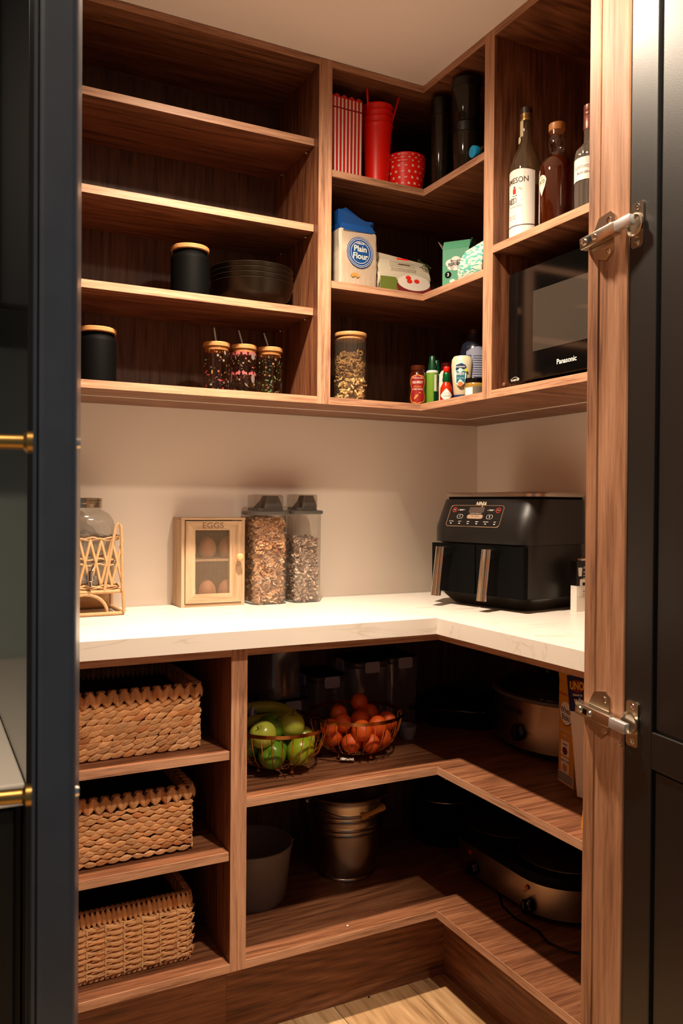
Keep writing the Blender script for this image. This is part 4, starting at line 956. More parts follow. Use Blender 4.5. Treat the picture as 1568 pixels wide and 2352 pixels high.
MB().loft([(rj(.13, .04), .0), (rj(.160, .045), .004), (rj(.168, .05), .02), (rj(.170, .05), .155), (rj(.166, .06), .172), (rj(.150, .062), .188), (rj(.126, .054), .196), ([(x*.054*2, y*.054*2) for x, y in [(.5*math.cos(2*PI*i/28), .5*math.sin(2*PI*i/28)) for i in range(28)]], .200), ([(x*.105, y*.105) for x, y in [(.5*math.cos(2*PI*i/28), .5*math.sin(2*PI*i/28)) for i in range(28)]], .212)], cap=False).build('glass', gj, dd)
MB().loft([(rj(.13, .04), .0005), (rj(.15, .045), .0045)]).build('glass_base', thin_glass('thick_base', (.8, .82, .8), .05, 1.5, .5), dd)
lid = MB().lathe([(0, .212), (.052, .205), (.055, .206), (.0555, .214), (.0535, .2155), (.0555, .217), (.0555, .2225), (.054, .2235), (.0565, .2245), (.0565, .229), (.054, .2305), (0, .2305)], 48).build('lid', M['nickel'], dd)
em = thin_glass('embossed_glass', (.86, .86, .84), .08, 2.2, .6); yy = -.0735
mb = MB()
crest = [(-.062, .098), (-.062, .132), (-.04, .138), (-.018, .141), (0, .150), (.018, .141), (.04, .138), (.062, .132), (.062, .098), (.04, .094), (.02, .090), (0, .080), (-.02, .090), (-.04, .094)]
mb.tube([(x, yy-.0005+abs(x)**2*.5, z) for x, z in crest], .0016, 6, closed=True); mb.tube([(x*.9, yy-.0005+abs(x)**2*.5, .1145+(z-.1145)*.86) for x, z in crest], .0008, 6, closed=True)
mb.build('embossed_crest', em, dd)
txt('embossed_lettering', 'Yorkshire', .024, em, dd, tr(0, yy-.001, .115), bold=.01, shear=.2, sx=.75)
txt('embossed_lettering', 'GLASSWARE', .014, em, dd, tr(0, yy-.001, .072), bold=.01, sx=.8)
txt('embossed_lettering', 'EST 1902', .010, em, dd, tr(-.005, yy-.001, .048), sx=.8)
tp = MB().cyl(0, 0, 0, .012, .010, 20, M=tr(.012, yy, .030) @ rx(PI/2)).lathe([(.0072, 0), (.0072, .024), (.0045, .026), (.0045, .04), (.0036, .041), (0, .041)], 20, tr(.012, yy-.016, .047) @ rx(PI))
tp = tp.build('tap', M['chrome'], dd)
MB().lathe([(.003, 0), (.0045, .008), (.0038, .016), (.0015, .018), (0, .018)], 14, tr(.014, yy-.016, .047) @ ry(.35)).build('lever', M['chrome'], tp)
# ---- egg cabinet
ash_z = wood('pale_ash_z', 'z', 'a3805f', 'c0a080', 'd2b697', fig=.3, freq=.8, rough=.6, spec=.2)
ash_x = wood('pale_ash_x', 'x', 'a3805f', 'c0a080', 'd2b697', fig=.3, freq=.8, rough=.6, spec=.2, seed=2)
ec = thing('egg_cabinet', 'small pale wooden egg cabinet with a wire mesh door lettered eggs', 'egg cabinet', (-.903, -.0845, ZW), .0)
w, h, d, t_ = .172, .231, .079, .009
MB().box(-w/2, 0, 0, -w/2+t_, d, h-.006, b=.0006).build('side', ash_z, ec, smooth=False)
MB().box(w/2-t_, 0, 0, w/2, d, h-.006, b=.0006).build('side', ash_z, ec, smooth=False)
MB().box(-w/2-.001, -.001, h-.006, w/2+.001, d, h+.0005, b=.0006).build('top', ash_x, ec, smooth=False)
MB().box(-w/2+t_, 0, 0, w/2-t_, d, .008, b=.0006).build('base', ash_x, ec, smooth=False)
MB().box(-w/2+t_, d-.003, .008, w/2-t_, d, h-.006).build('back', pmat('egg_back', '22201c', .8), ec, smooth=False)
MB().box(-w/2+t_, .006, .117, w/2-t_, d-.003, .123, b=.0006).build('shelf', ash_x, ec, smooth=False)
dw0, dw1, dz0, dz1 = -w/2+t_+.0012, w/2-t_-.0012, .0095, h-.0085
ow0, ow1, oz0, oz1 = -.050, .043, .033, .199
door = MB().prism([(dw0, oz1*0+0), (dw0, 0)], 0, 0) if False else None
def rail(pts, mat, nm='door_rail'):
    M_ = Matrix(((1, 0, 0, 0), (0, 0, 1, -.003), (0, 1, 0, 0), (0, 0, 0, 1)))
    return MB().prism(pts, 0, .009, M_).build(nm, mat, dr_, smooth=False)
dr_ = MB().box(ow0-.001, .0052, oz0-.001, ow0, .0055, oz1+.001).box(ow1, .0052, oz0-.001, ow1+.001, .0055, oz1+.001).build('door', ash_z, ec, smooth=False)
rail([(dw0, dz0), (ow0, oz0), (ow0, oz1), (dw0, dz1)], ash_z); rail([(dw1, dz1), (ow1, oz1), (ow1, oz0), (dw1, dz0)], ash_z)
rail([(dw0, dz1), (ow0, oz1), (ow1, oz1), (dw1, dz1)], ash_x); rail([(dw1, dz0), (ow1, oz0), (ow0, oz0), (dw0, dz0)], ash_x)
mb = MB(); p = .0042; H_, V_ = oz1-oz0, ow1-ow0; k = 1.0
import itertools
def clip(a, b):
    # parametric clip of segment to the opening
    t0, t1 = 0, 1
    for pa, da, lo, hi in ((a[0], b[0]-a[0], ow0-.001, ow1+.001), (a[1], b[1]-a[1], oz0-.001, oz1+.001)):
        if abs(da) < 1e-9:
            if pa < lo or pa > hi: return None
            continue
        u, v_ = (lo-pa)/da, (hi-pa)/da
        t0, t1 = max(t0, min(u, v_)), min(t1, max(u, v_))
    return ((a[0]+(b[0]-a[0])*t0, a[1]+(b[1]-a[1])*t0), (a[0]+(b[0]-a[0])*t1, a[1]+(b[1]-a[1])*t1)) if t1 > t0 else None
for sgn in (1, -1):
    sl = .62*sgn
    c = oz0-H_*.6
    while c < oz1+H_*.6:
        s_ = clip((ow0-.02, c-sl*(.02)), (ow1+.02, c+sl*(V_+.02)))
        if s_: mb.tube([(s_[0][0], .0035, s_[0][1]), (s_[1][0], .0035, s_[1][1])], .00032, 4)
        c += .0034
mb.build('wire_mesh', pmat('mesh_wire', 'a48e76', .5, .3), dr_, smooth=False, kind='stuff')
MB().lathe([(.0045, 0), (.004, .006), (.0065, .009), (.0098, .014), (.0098, .018), (.0065, .0215), (0, .0225)], 24, tr(.066, -.003, .128) @ rx(PI/2)).build('knob', pmat('knob_pine', 'd3ac78', .4), dr_)
txt('lettering', 'EGGS', .0215, pmat('engraved', '7a5a42', .7), dr_, tr(-.003, -.00335, .2105), bold=.006, sx=1.12)
eggm = pmat('egg_shell', 'b5764f', .5, var=.08, nscale=25, sss=.1)
def egg(x, y, z, lab, rot=0):
    t = thing('egg', lab, 'egg', (x, y, z), rot, 'eggs in the egg cabinet')
    pr = [(0, 0)]+[(.0225*math.sin(PI*k/14)*(1+.12*math.cos(PI*k/14)), .029*(1-math.cos(PI*k/14))) for k in range(1, 14)]+[(0, .058)]
    MB().lathe(pr, 24).build('shell', eggm, t)
for i, (xx, l) in enumerate(((-.058, 'leftmost'), (-.004, 'middle'), (.050, 'rightmost'))):
    egg(-.903+xx, -.045, ZW+.1232-.0005, 'brown egg behind the mesh, %s on the upper shelf' % l)
    egg(-.903+xx, -.045, ZW+.0081, 'brown egg behind the mesh, %s on the floor of the cabinet' % l)
# ---- cereal containers
def flakes(n, w, d, h, size, cols, seed, squash, thick, shade):
    rnd = random.Random(seed); mb = MB()
    for k in range(n):
        # denser close to the walls, where it shows
        if rnd.random() < .82:
            s = rnd.random()
            if s < .5: x, y = rnd.uniform(-1, 1)*w/2, -d/2+rnd.uniform(0, .012)
            elif s < .75: x, y = -w/2+rnd.uniform(0, .010), rnd.uniform(-1, 1)*d/2
            else: x, y = w/2-rnd.uniform(0, .010), rnd.uniform(-1, 1)*d/2
            z = rnd.uniform(.004, h)
        else: x, y, z = rnd.uniform(-1, 1)*w/2, rnd.uniform(-1, 1)*d/2, h+rnd.uniform(-.01, .006)
        s = size*rnd.uniform(.65, 1.25)
        Mx = tr(x, y, z) @ Matrix.Rotation(rnd.uniform(0, 2*PI), 4, Vector((rnd.gauss(0, 1), rnd.gauss(0, 1), rnd.gauss(0, 1))).normalized()) @ Matrix.Rotation(rnd.uniform(0, 2*PI), 4, 'Z')
        c = rnd.choice(cols); g = rnd.uniform(.8, 1.15); bend = rnd.uniform(.25, .9)*(1 if rnd.random() < .5 else -1)
        vs = [(0, 0, 0)]; m = 7
        for rr in (.55, 1):
            for i in range(m):
                a = 2*PI*i/m; q = s*rr*rnd.uniform(.8, 1.15); xx, yy2 = q*math.cos(a), q*math.sin(a)*squash
                vs.append((xx, yy2, bend*(xx*xx)/s*.9+rnd.uniform(-.1, .1)*s*rr))
        fs = [(0, 1+i, 1+(i+1) % m) for i in range(m)]+[(1+i, 1+m+i, 1+m+(i+1) % m, 1+(i+1) % m) for i in range(m)]
        mb.add(vs, fs, Mx, (c[0]*g, c[1]*g, c[2]*g))
    return mb
def container(x, y, w, d, h, fill, lab, seed, cols, size, squash, core, rot):
    t = thing('cereal_container', lab, 'cereal container', (x, y, ZW), rot, 'tall cereal containers')
    R = .022
    MB().loft([(rrect(w-.008, d-.008, R-.003, 6), .0005), (rrect(w-.002, d-.002, R, 6), .004), (rrect(w, d, R, 6), .012), (rrect(w+.002, d+.002, R, 6), h)], cap=False).build('body', M['clear'], t)
    MB().loft([(rrect(w-.009, d-.009, R-.003, 6), .0007), (rrect(w-.004, d-.004, R, 6), .0035)]).build('base', thin_glass('base_clear', (.75, .72, .68), .05, 1.2), t)
    g = bpy.data.materials.get('grey_lid') or pmat('grey_lid', '5f5d59', .3, var=.03)
    ld_ = MB().loft([(rrect(w+.004, d+.004, R+.001, 6), h), (rrect(w+.012, d+.012, R+.004, 6), h+.002), (rrect(w+.012, d+.012, R+.004, 6), h+.009), (rrect(w+.004, d+.004, R, 6), h+.011), (rrect(w-.016, d-.02, R-.006, 6), h+.0115), (rrect(w-.018, d-.022, R-.006, 6), h+.018), (rrect(w-.022, d-.026, R-.008, 6), h+.019)]).build('lid', g, t)
    # pouring spout block inside a clear flip cap
    MB().loft([(rrect(w*.58, d*.5, .008, 5), h+.019), ([(x_*.92+.0, y_*.9) for x_, y_ in rrect(w*.56, d*.48, .008, 5)], h+.034), ([(x_*.66, y_*.8) for x_, y_ in rrect(w*.56, d*.48, .01, 5)], h+.0515)], tr(w*.1, -.008, 0)).build('spout', g, ld_)
    MB().prism([(-w*.42, h+.019), (-w*.18, h+.019), (-w*.18, h+.043)], -.004, .0, Matrix(((1, 0, 0, 0), (0, 0, 1, -.012), (0, 1, 0, 0), (0, 0, 0, 1)))).build('hinge_rib', g, ld_, smooth=False)
    MB().loft([(rrect(w*.86, d*.62, .010, 5), h+.0192), (rrect(w*.86, d*.62, .010, 5), h+.048), (rrect(w*.84, d*.60, .010, 5), h+.053), (rrect(w*.76, d*.52, .008, 5), h+.0545)]).build('flip_cap', thin_glass('flip_cap_%d' % seed, (.82, .78, .74), .05, 1.2), ld_)
    fm = pmat('flakes_%d' % seed, 'ffffff', .6, tint=True, var=.15, nscale=200, bump=.4, bscale=600)
    flakes(2300, w-.024, d-.024, fill, size, cols, seed, squash, .0005, 0).build('cereal', fm, t, kind='stuff')
    MB().loft([(rrect(w-.044, d-.044, .01, 3), .006), (rrect(w-.044, d-.044, .01, 3), fill-.008)]).build('cereal_core', pmat('core_%d' % seed, core, .9, var=.4, nscale=150), t)
container(-.752, -.0665, .100, .092, .2385, .222, 'tall clear container of golden corn flakes with a grey lid, beside the egg cabinet', 21, [(.78, .47, .24), (.84, .55, .31), (.68, .38, .18), (.58, .29, .12), (.88, .64, .42)], .0092, .8, '5f3414', .04)
container(-.643, -.0665, .086, .090, .2405, .170, 'tall clear container of brown bran flakes with a grey lid, right of the corn flakes', 22, [(.58, .42, .31), (.66, .50, .39), (.48, .33, .23), (.72, .57, .45), (.38, .25, .17)], .0075, .6, '40271a', .04)
# ---- dual drawer air fryer
af = thing('air_fryer', 'large black two-drawer air fryer with chrome handles in the worktop corner', 'air fryer', (-.286, -.390, ZW), 0); af.scale = (1.06, 1, .94)
th = math.atan2(-.3145, .063); af.rotation_euler = (0, 0, th)   # local x runs along the front from left to right, local y goes back
W = .326; Dp = .255
def fsec(w, f, r, bk=Dp, n=6): 
    p = rrect(w, bk-f, r, n); return [(x, y+(bk+f)/2) for x, y in p]
bodym = M['black']
MB().loft([(fsec(W-.075, .035, .03), .004), (fsec(W-.028, .012, .04), .030), (fsec(W-.02, .004, .045), .036)], col=None).build('base', pmat('fryer_base', '1c1813', .3, .3), af)
MB().loft([(fsec(W-.022, .008, .044), .0365), (fsec(W-.022, .006, .044), .178), (fsec(W, -.004, .046), .181), (fsec(W, -.004, .046), .222), (fsec(W, .012, .048), .262), (fsec(W, .030, .05), .303)]).build('housing', bodym, af)
MB().loft([(fsec(W-.012, .034, .05), .3032), (fsec(W-.012, .034, .05), .310)]).build('vent_band', M['black_matt'], af)
MB().loft([(fsec(W, .030, .05), .3103), (fsec(W, .031, .05), .319), (fsec(W-.006, .034, .048), .3225)]).build('top_trim', M['steel'], af)
MB().loft([([(x+.07, y) for x, y in fsec(W*.3, .05, .02, .2)], .3226), ([(x+.07, y) for x, y in fsec(W*.2, .07, .02, .18)], .3265)]).build('crown', M['chrome'], af)
for s, x0, x1 in ((0, -.151, -.0015), (1, .0015, .151)):
    cx = (x0+x1)/2
    dwr = MB().loft([([(x+cx, y) for x, y in rrect(x1-x0, .02, .004 if s == 0 else .006, 3)], .038), ([(x+cx, y-.001) for x, y in rrect(x1-x0, .02, .004, 3)], .176)], tr(0, .002, 0)).build('drawer', M['black_matt'], af)
    hx = cx-.012
    # bracket
    MB().prism([(-.007, .150), (-.040, .142), (-.040, .163), (-.034, .168), (-.007, .168)], -.014, .014, Matrix(((0, 0, 1, hx), (1, 0, 0, 0), (0, 1, 0, 0), (0, 0, 0, 1)))).build('handle_bracket', M['black'], dwr, smooth=False)
    # chrome grip, leaning away towards its foot
    pts = [(hx, -.040-.018*(1-z), .030+.138*z) for z in (0, .1, .5, .9, 1)]
    g_ = MB(); g_.loft([([(x+p[0], y+p[1]) for x, y in rrect(.028, .016, .0075, 5)], p[2]) for p in pts]); g_.build('handle_grip', M['chrome'], dwr)
# sloped control panel: plane through (y=-.004,z=.222) .. (y=.030,z=.303)
sl = math.atan2(.034, .081); Mp = tr(-.018, .0035-.0012, .240) @ rx(-sl)
txt('lettering', 'NINJA', .0175, pmat('logo_cream', 'd8c4ac', .4), af, tr(-.008, -.0012, .2405+.049+.0) @ tr(0, .0245, 0) @ rx(-sl), bold=.01, sx=.72, shear=.15)
pn = MB(); f = rrect(.176, .064, .009, 5)
pn.tube([(x-.0, -.0002, z+.017) for x, z in f], .0011, 6, closed=True, M=Mp); pn = pn.build('panel_outline', pmat('rose_metal', 'b99a80', .3, .8), af)
pm_ = M['white_print']
def pp(pts, nm, mat, y=-.0004): return MB().poly([(x, y, z+.017) for x, z in pts], Mp).build(nm, mat, af, smooth=False)
pp(rrect(.050, .0165, .001, 2) and [(x+.002, z+.0185) for x, z in rrect(.050, .017, .001, 2)], 'display', pmat('display', '4c3f38', .3))
pp([(x+.002, z-.002) for x, z in rrect(.052, .0125, .006, 5)], 'mode_bar', pmat('mode_bar', '9a7f6a', .4))
redp = pmat('ring_red', 'd03a28', .4)
mb = MB()
for cx in (-.072, .072): ring(mb, cx, .035, .0062, .0074, M=Mp @ tr(0, -.0005, 0))
mb.build('button_rings', redp, af, smooth=False)
for cx, s_ in ((-.048, '1'), (.050, '2')):
    MB().tube([(x+cx, 0, z+.015) for x, z in rrect(.019, .012, .0055, 4)], .0004, 4, closed=True, M=Mp @ tr(0, -.0004, 0)).build('button_outline', pm_, af)
    txt('lettering', s_, .0075, pm_, af, Mp @ tr(cx, -.0006, .0152), bold=.02)
for s_, x_, z_, sz in (('v TEMP ^', -.049, .0345, .0060), ('v TIME ^', .049, .0345, .0060), ('SYNC   MATCH', .002, .0165, .0038), ('DUALZONE TECHNOLOGY', .002, .0245, .0030)):
    txt('lettering', s_, sz, pm_ if 'SYNC' not in s_ else M['black_matt'], af, Mp @ tr(x_, -.0008, z_))
for i, s_ in enumerate(('MAX CRISP', 'AIR FRY', 'ROAST', 'REHEAT', 'DEHYDRATE', 'BAKE')):
    x_ = -.072+i*.0288
    txt('lettering', s_, .0036, pm_, af, Mp @ tr(x_, -.0006, -.001+.0005), sx=.8)
    MB().poly([(x, -.0006, z-.0075) for x, z in [(x_-.0025, 0), (x_+.0025, 0), (x_+.0025, .002), (x_-.0025, .002)]], Mp).build('indicator', pm_, af, smooth=False)
txt('lettering', 'STOP', .0032, pm_, af, Mp @ tr(.072, -.0008, .035), sx=.8); txt('lettering', 'O', .006, pm_, af, Mp @ tr(-.072, -.0008, .035))
# ---- filter carton beside it
fc = thing('filter_carton', 'small black and white printed carton right of the air fryer', 'carton', (-.071, -.561, ZW))
MB().box(-.031, 0, 0, .04, .022, .0655, b=.0006).build('lower_half', M['paper'], fc, smooth=False)
MB().box(-.031, 0, .0657, .04, .022, .128, b=.0006).build('upper_half', M['black'], fc, smooth=False)
MB().box(-.012, .004, .1282, .03, .018, .134, b=.001).build('tab', M['paper'], fc, smooth=False)
for s_, z_, sz, m_ in (('For use', .111, .009, M['white_print']), ('with the', .101, .009, M['white_print']), ('perfect water', .0925, .0045, M['white_print']), ('filtering jug', .086, .0045, M['white_print']), ('and...', .052, .009, M['black']), ('perfectly', .044, .0045, M['black']), ('filtered', .038, .0045, M['black'])):
    txt('lettering', s_, sz, m_, fc, tr(-.010, -.0004, z_), align='LEFT', shear=.2)
mb = MB()
for z_ in (.090, .040): mb.loft([([(x, y) for x, y in rrect(.010, .0006, .0002, 1)], z_), ([(x, y) for x, y in rrect(.014, .0006, .0002, 1)], z_+.022)], tr(-.020, -.0005, 0))
mb.poly([(x, -.0004, z) for x, z in [(-.021+.0, .0657), (.02, .0657), (.02, .083), (-.018, .083), (-.021, .080)]]); mb.build('glass_print', M['white_print'], fc, smooth=False)
MB().poly([(x, -.0006, z) for x, z in [(-.012, .066), (-.003, .066), (-.003, .074), (-.012, .074)]]).build('dark_print', M['black'], fc, smooth=False)

# ================================================================ woven baskets
straw_m = pmat('water_hyacinth', 'dcae80', .62, tint=True, var=.28, nscale=70, bump=.7, bscale=420, spec=.3)
stake_m = pmat('reed_stake', 'd8b98c', .6, var=.1)
def spindle(mb, p0, p1, r, out, flat=.6, col=None, seg=6):
    """leaf-shaped strand between p0 and p1, flattened along the outward normal"""
    p0, p1, out = Vector(p0), Vector(p1), Vector(out); ax = (p1-p0); ln = ax.length; ax.normalize()
    side = ax.cross(out).normalized(); o2 = side.cross(ax).normalized(); vs = []; fs = []
    rg = (.16, .72, 1.0, .95, .62, .14)
    for k, q in enumerate(rg):
        c = p0+ax*ln*(k/(len(rg)-1))
        for i in range(seg):
            a = 2*PI*i/seg; vs.append(tuple(c+side*math.cos(a)*r*q+o2*math.sin(a)*r*q*flat))
    for k in range(len(rg)-1):
        for i in range(seg): j = (i+1) % seg; fs.append((k*seg+i, k*seg+j, (k+1)*seg+j, (k+1)*seg+i))
    fs.append(tuple(range(seg-1, -1, -1))); fs.append(tuple((len(rg)-1)*seg+i for i in range(seg)))
    mb.add(vs, fs, None, col)
def perimeter(w, d, r, step):
    P = [Vector((x, y, 0)) for x, y in rrect(w, d, r, 5)]; out = []; tot = 0
    segs = [(P[i], P[(i+1) % len(P)]) for i in range(len(P))]
    L_ = sum((b-a).length for a, b in segs); n = max(8, round(L_/step)); st = L_/n; res = []; acc = 0; tgt = 0
    for a, b in segs:
        l = (b-a).length
        while tgt <= acc+l-1e-9 and len(res) < n:
            p = a+(b-a)*((tgt-acc)/l); t = (b-a).normalized(); res.append((p, t, Vector((t.y, -t.x, 0)))); tgt += st
        acc += l
    return res, st
def tintc(rnd, lo=.72, hi=1.15):
    g = rnd.uniform(lo, hi); r_ = rnd.uniform(0, 1)
    return (g, g*(.97-.10*r_), g*(.93-.2*r_)) if rnd.random() > .12 else (g*.75, g*.55, g*.42)
def clampb(v, w, d): return Vector((max(-w/2+.002, min(w/2-.002, v.x)), max(-d/2+.002, min(d/2-.002, v.y)), max(.003, v.z)))
def basket(kind, loc, w, d, h, rimh, lab, seed):
    t = thing('storage_basket', lab, 'basket', loc, 0, 'woven baskets on the base shelves'); rnd = random.Random(seed)
    MB().loft([(rrect(w-.022, d-.022, .012, 4), .003), (rrect(w-.016, d-.016, .012, 4), h-rimh*.5)], cap=False).loft([(rrect(w-.022, d-.022, .012, 4), .002), (rrect(w-.022, d-.022, .012, 4), .003)]).build('lining', pmat('basket_core_%d' % seed, '3a2414', .9, var=.3, nscale=60), t)
    body = h-rimh
    if kind in (1, 2):
        nr = 9 if kind == 1 else 10; rh = (body-.003)/nr; step = .0235 if kind == 1 else .0245
        for k in range(nr):
            mb = MB(); z = .004+rh*(k+.5); wob = rnd.uniform(-.001, .001)
            pr, st = perimeter(w-.004+.003*math.sin(PI*k/nr), d-.004, .012, step)
            ph = .5*(k % 2)*st if kind == 2 else rnd.uniform(0, st)
            for p, tg, nrm in pr:
                c = p+tg*(ph+rnd.uniform(-.001, .001))+Vector((0, 0, z+wob+rnd.uniform(-.0008, .0008))); q = rnd.uniform(.9, 1.12)
                if kind == 1:
                    dz = rh*.62*(1 if nrm.y < .5 else 1); hl = st*.66*q
                    spindle(mb, clampb(c-tg*hl-Vector((0, 0, dz*.75)), w, d), clampb(c+tg*hl+Vector((0, 0, dz*.75)), w, d), rh*.60*q, nrm, .62, tintc(rnd))
                else:
                    s_ = 1 if rnd.random() > .3 else -1; dz = rh*.16*s_; hl = st*.60*q
                    spindle(mb, clampb(c-tg*hl-Vector((0, 0, dz)), w, d), clampb(c+tg*hl+Vector((0, 0, dz)), w, d), rh*.62*q, nrm, .70, tintc(rnd, .8, 1.2))
            mb.build('woven_row', straw_m, t, kind='stuff')
    else:
        nr = 9; rh = (body-.008)/nr; pr, st = perimeter(w-.004, d-.004, .012, .037)
        for k in range(nr):
            mb = MB(); z = .010+rh*(k+.5)
            prk, stk = perimeter(w-.004, d-.004, .012, .074)
            for s_ in (0, 1):
                P = []; rs = []
                fine, sf = perimeter(w-.004, d-.004, .012, .008)
                for i, (p, tg, nrm) in enumerate(fine):
                    ph = 2*PI*(i*sf)/(2*st)+PI*k+PI*s_
                    P.append(p+nrm*(.0018+.0032*math.sin(ph))+Vector((0, 0, z+rh*.22*math.cos(ph+.7)+rnd.uniform(-.0004, .0004)))); rs.append(rh*.36*(1+.12*math.sin(i*.7+s_)))
                g = rnd.uniform(.85, 1.1); mb.tube(P, .004, 7, closed=True, rs=rs, col=(g, g*.95, g*.88))
                for i, (p, tg, nrm) in enumerate(fine):   # fibres twisting round the rope
                    if i % 2 == s_: spindle(mb, P[i]-tg*.017-Vector((0, 0, rh*.34))+nrm*.0012, P[i]+tg*.017+Vector((0, 0, rh*.36))+nrm*.0012, rh*.27, nrm, .8, tintc(rnd, .78, 1.2), 5)
            mb.build('woven_row', straw_m, t, kind='stuff')
        for p, tg, nrm in pr:
            for k in range(nr):
                if (k+pr.index((p, tg, nrm))) % 2 == 0 or True:
                    z = .010+rh*k
                    if (k % 2) == 0: MB().box(-.0016, -.0009, 0, .0016, .0009, rh*1.05, Matrix.Translation(p+nrm*.0068+Vector((0, 0, z))) @ rz(math.atan2(tg.y, tg.x))).build('stake', stake_m, t, smooth=False)
        mb = MB(); pb_, sb_ = perimeter(w, d, .012, .011)
        for p, tg, nrm in pb_: spindle(mb, p-tg*.006+Vector((0, 0, .002)), p+tg*.006+Vector((0, 0, .009)), .0045, nrm, .8, tintc(rnd))
        mb.build('base_braid', straw_m, t, kind='stuff')
    # rim: upright strands wrapped over the edge
    mb = MB(); pr, st = perimeter(w+.002, d+.002, .012, .0115 if kind < 3 else .0105)
    MBc = [(rrect(w-.002, d-.002, .012, 5), h-rimh), (rrect(w+.001, d+.001, .012, 5), h-rimh*.4), (rrect(w-.006, d-.006, .012, 5), h-.003), (rrect(w-.018, d-.018, .010, 5), h-.003), (rrect(w-.022, d-.022, .01, 5), h-rimh)]
    for i, (p, tg, nrm) in enumerate(pr):
        z0, z1 = h-rimh+rnd.uniform(-.001, .001), h+rnd.uniform(-.002, .001)
        lean = .005*(1 if (i % 2 and kind < 3) else -1)*(1 if kind < 3 else .5)
        spindle(mb, p-tg*lean+nrm*.001+Vector((0, 0, z0)), p+tg*lean-nrm*.002+Vector((0, 0, z1)), (.0075 if kind < 3 else .0062), nrm, .62, tintc(rnd, .7, 1.1))
        c0 = p-nrm*.002+Vector((0, 0, h-.002)); spindle(mb, c0+nrm*.003, c0-nrm*.015+tg*lean, .006, (0, 0, 1), .5, tintc(rnd, .6, 1))
        c1 = p-nrm*.016; spindle(mb, c1+Vector((0, 0, h-rimh)), c1+Vector((0, 0, h-.003)), .006, -nrm, .5, tintc(rnd, .5, .9))
    mb.build('rim', straw_m, t, kind='stuff')
    return t
b1 = basket(1, (-1.218, -.290, .6617), .348, .292, .142, .033, 'top basket of twisted water hyacinth under the worktop', 31)
basket(2, (-1.233, -.292, .4457), .346, .292, .142, .032, 'middle basket with a plump leaf-like plait', 32)
basket(3, (-1.236, -.286, .2086), .346, .292, .147, .034, 'lowest basket of loose twisted strands over thin pale stakes', 33)
# ================================================================ fruit shelf (z .5559)
ZF = .5560
def wire_bowl(x, y, lab, rot):
    t = thing('fruit_bowl', lab, 'wire fruit bowl', (x, y, ZF), rot, 'copper wire fruit bowls'); R = .1175; H = .110
    cpr = M['copper']
    MB().loft([([(r*math.cos(2*PI*i/64), r*math.sin(2*PI*i/64)) for i in range(64)], z) for r, z in ((R, H-.0075), (R+.0012, H-.0075), (R+.0012, H+.001), (R, H+.001), (R, H-.0075))], cap=False).build('rim', cpr, t, ang=20)
    n = 30; prof = [(.052, .016), (.064, .018), (.082, .028), (.098, .045), (.108, .066), (.1145, .09), (.1165, .104)]
    for i in range(n):
        a = 2*PI*i/n; MB().tube([(r*math.cos(a), r*math.sin(a), z) for r, z in prof], .00125, 6).build('wire', cpr, t)
    MB().tube([(.052*math.cos(2*PI*i/40), .052*math.sin(2*PI*i/40), .016) for i in range(40)], .0016, 6, closed=True).build('base_ring', cpr, t)
    MB().tube([(.028*math.cos(2*PI*i/30), .028*math.sin(2*PI*i/30), .016) for i in range(30)], .0013, 6, closed=True).build('base_ring', cpr, t)
    for k in range(6):
        a = PI/6*k; MB().tube([(-.052*math.cos(a), -.052*math.sin(a), .0158), (.052*math.cos(a), .052*math.sin(a), .0158)], .0012, 5).build('base_wire', cpr, t)
    for k in range(4):
        a = math.radians(-78)+PI/2*k; MB().ell((.056*math.cos(a), .056*math.sin(a), .0062), .0062, .0062, .0062, 14, 8).cyl(.056*math.cos(a), .056*math.sin(a), .010, .0165, .0014, 8).build('ball_foot', cpr, t)
    return t
AX, AY = -.822, -.332; OX, OY = -.604, -.315
wire_bowl(AX, AY, 'copper wire bowl of green apples and bananas beside the divider', 0)
wire_bowl(OX, OY, 'copper wire bowl of small oranges', .05)
apple_m = pmat('apple_green', '8ea61e', .3, var=.22, nscale=14, coat=.3, sss=.05)
apple_m2 = pmat('apple_deep_green', '5f8a1c', .3, var=.2, nscale=12, coat=.3)
apple_m3 = pmat('apple_yellow', 'a9b040', .3, var=.15, nscale=12, coat=.3)
stem_m = pmat('fruit_stem', '4a3018', .8)
def apple(x, y, z, r, lab, mat, tilt=(0, 0)):
    t = thing('apple', lab, 'apple', (AX+x, AY+y, ZF+z+r*.85), 0, 'green apples'); t.rotation_euler = (tilt[0], tilt[1], x*20)
    prof = []
    for k in range(0, 21):
        a = PI*k/20; rr = math.sin(a)*(1+.06*math.cos(a)); zz = -math.cos(a)*.90
        zz -= .20*math.exp(-(math.sin(a)/.30)**2)*(1 if math.cos(a) < 0 else -.6); prof.append((rr*r, zz*r))
    prof[0] = (0, prof[0][1]); prof[-1] = (0, prof[-1][1])
    MB().lathe(prof, 26).build('flesh', mat, t, ang=80)
    MB().tube([(0, 0, r*.6), (.001, 0, r*.85), (.003, .001, r*1.1)], .0012, 6).build('stem', stem_m, t)
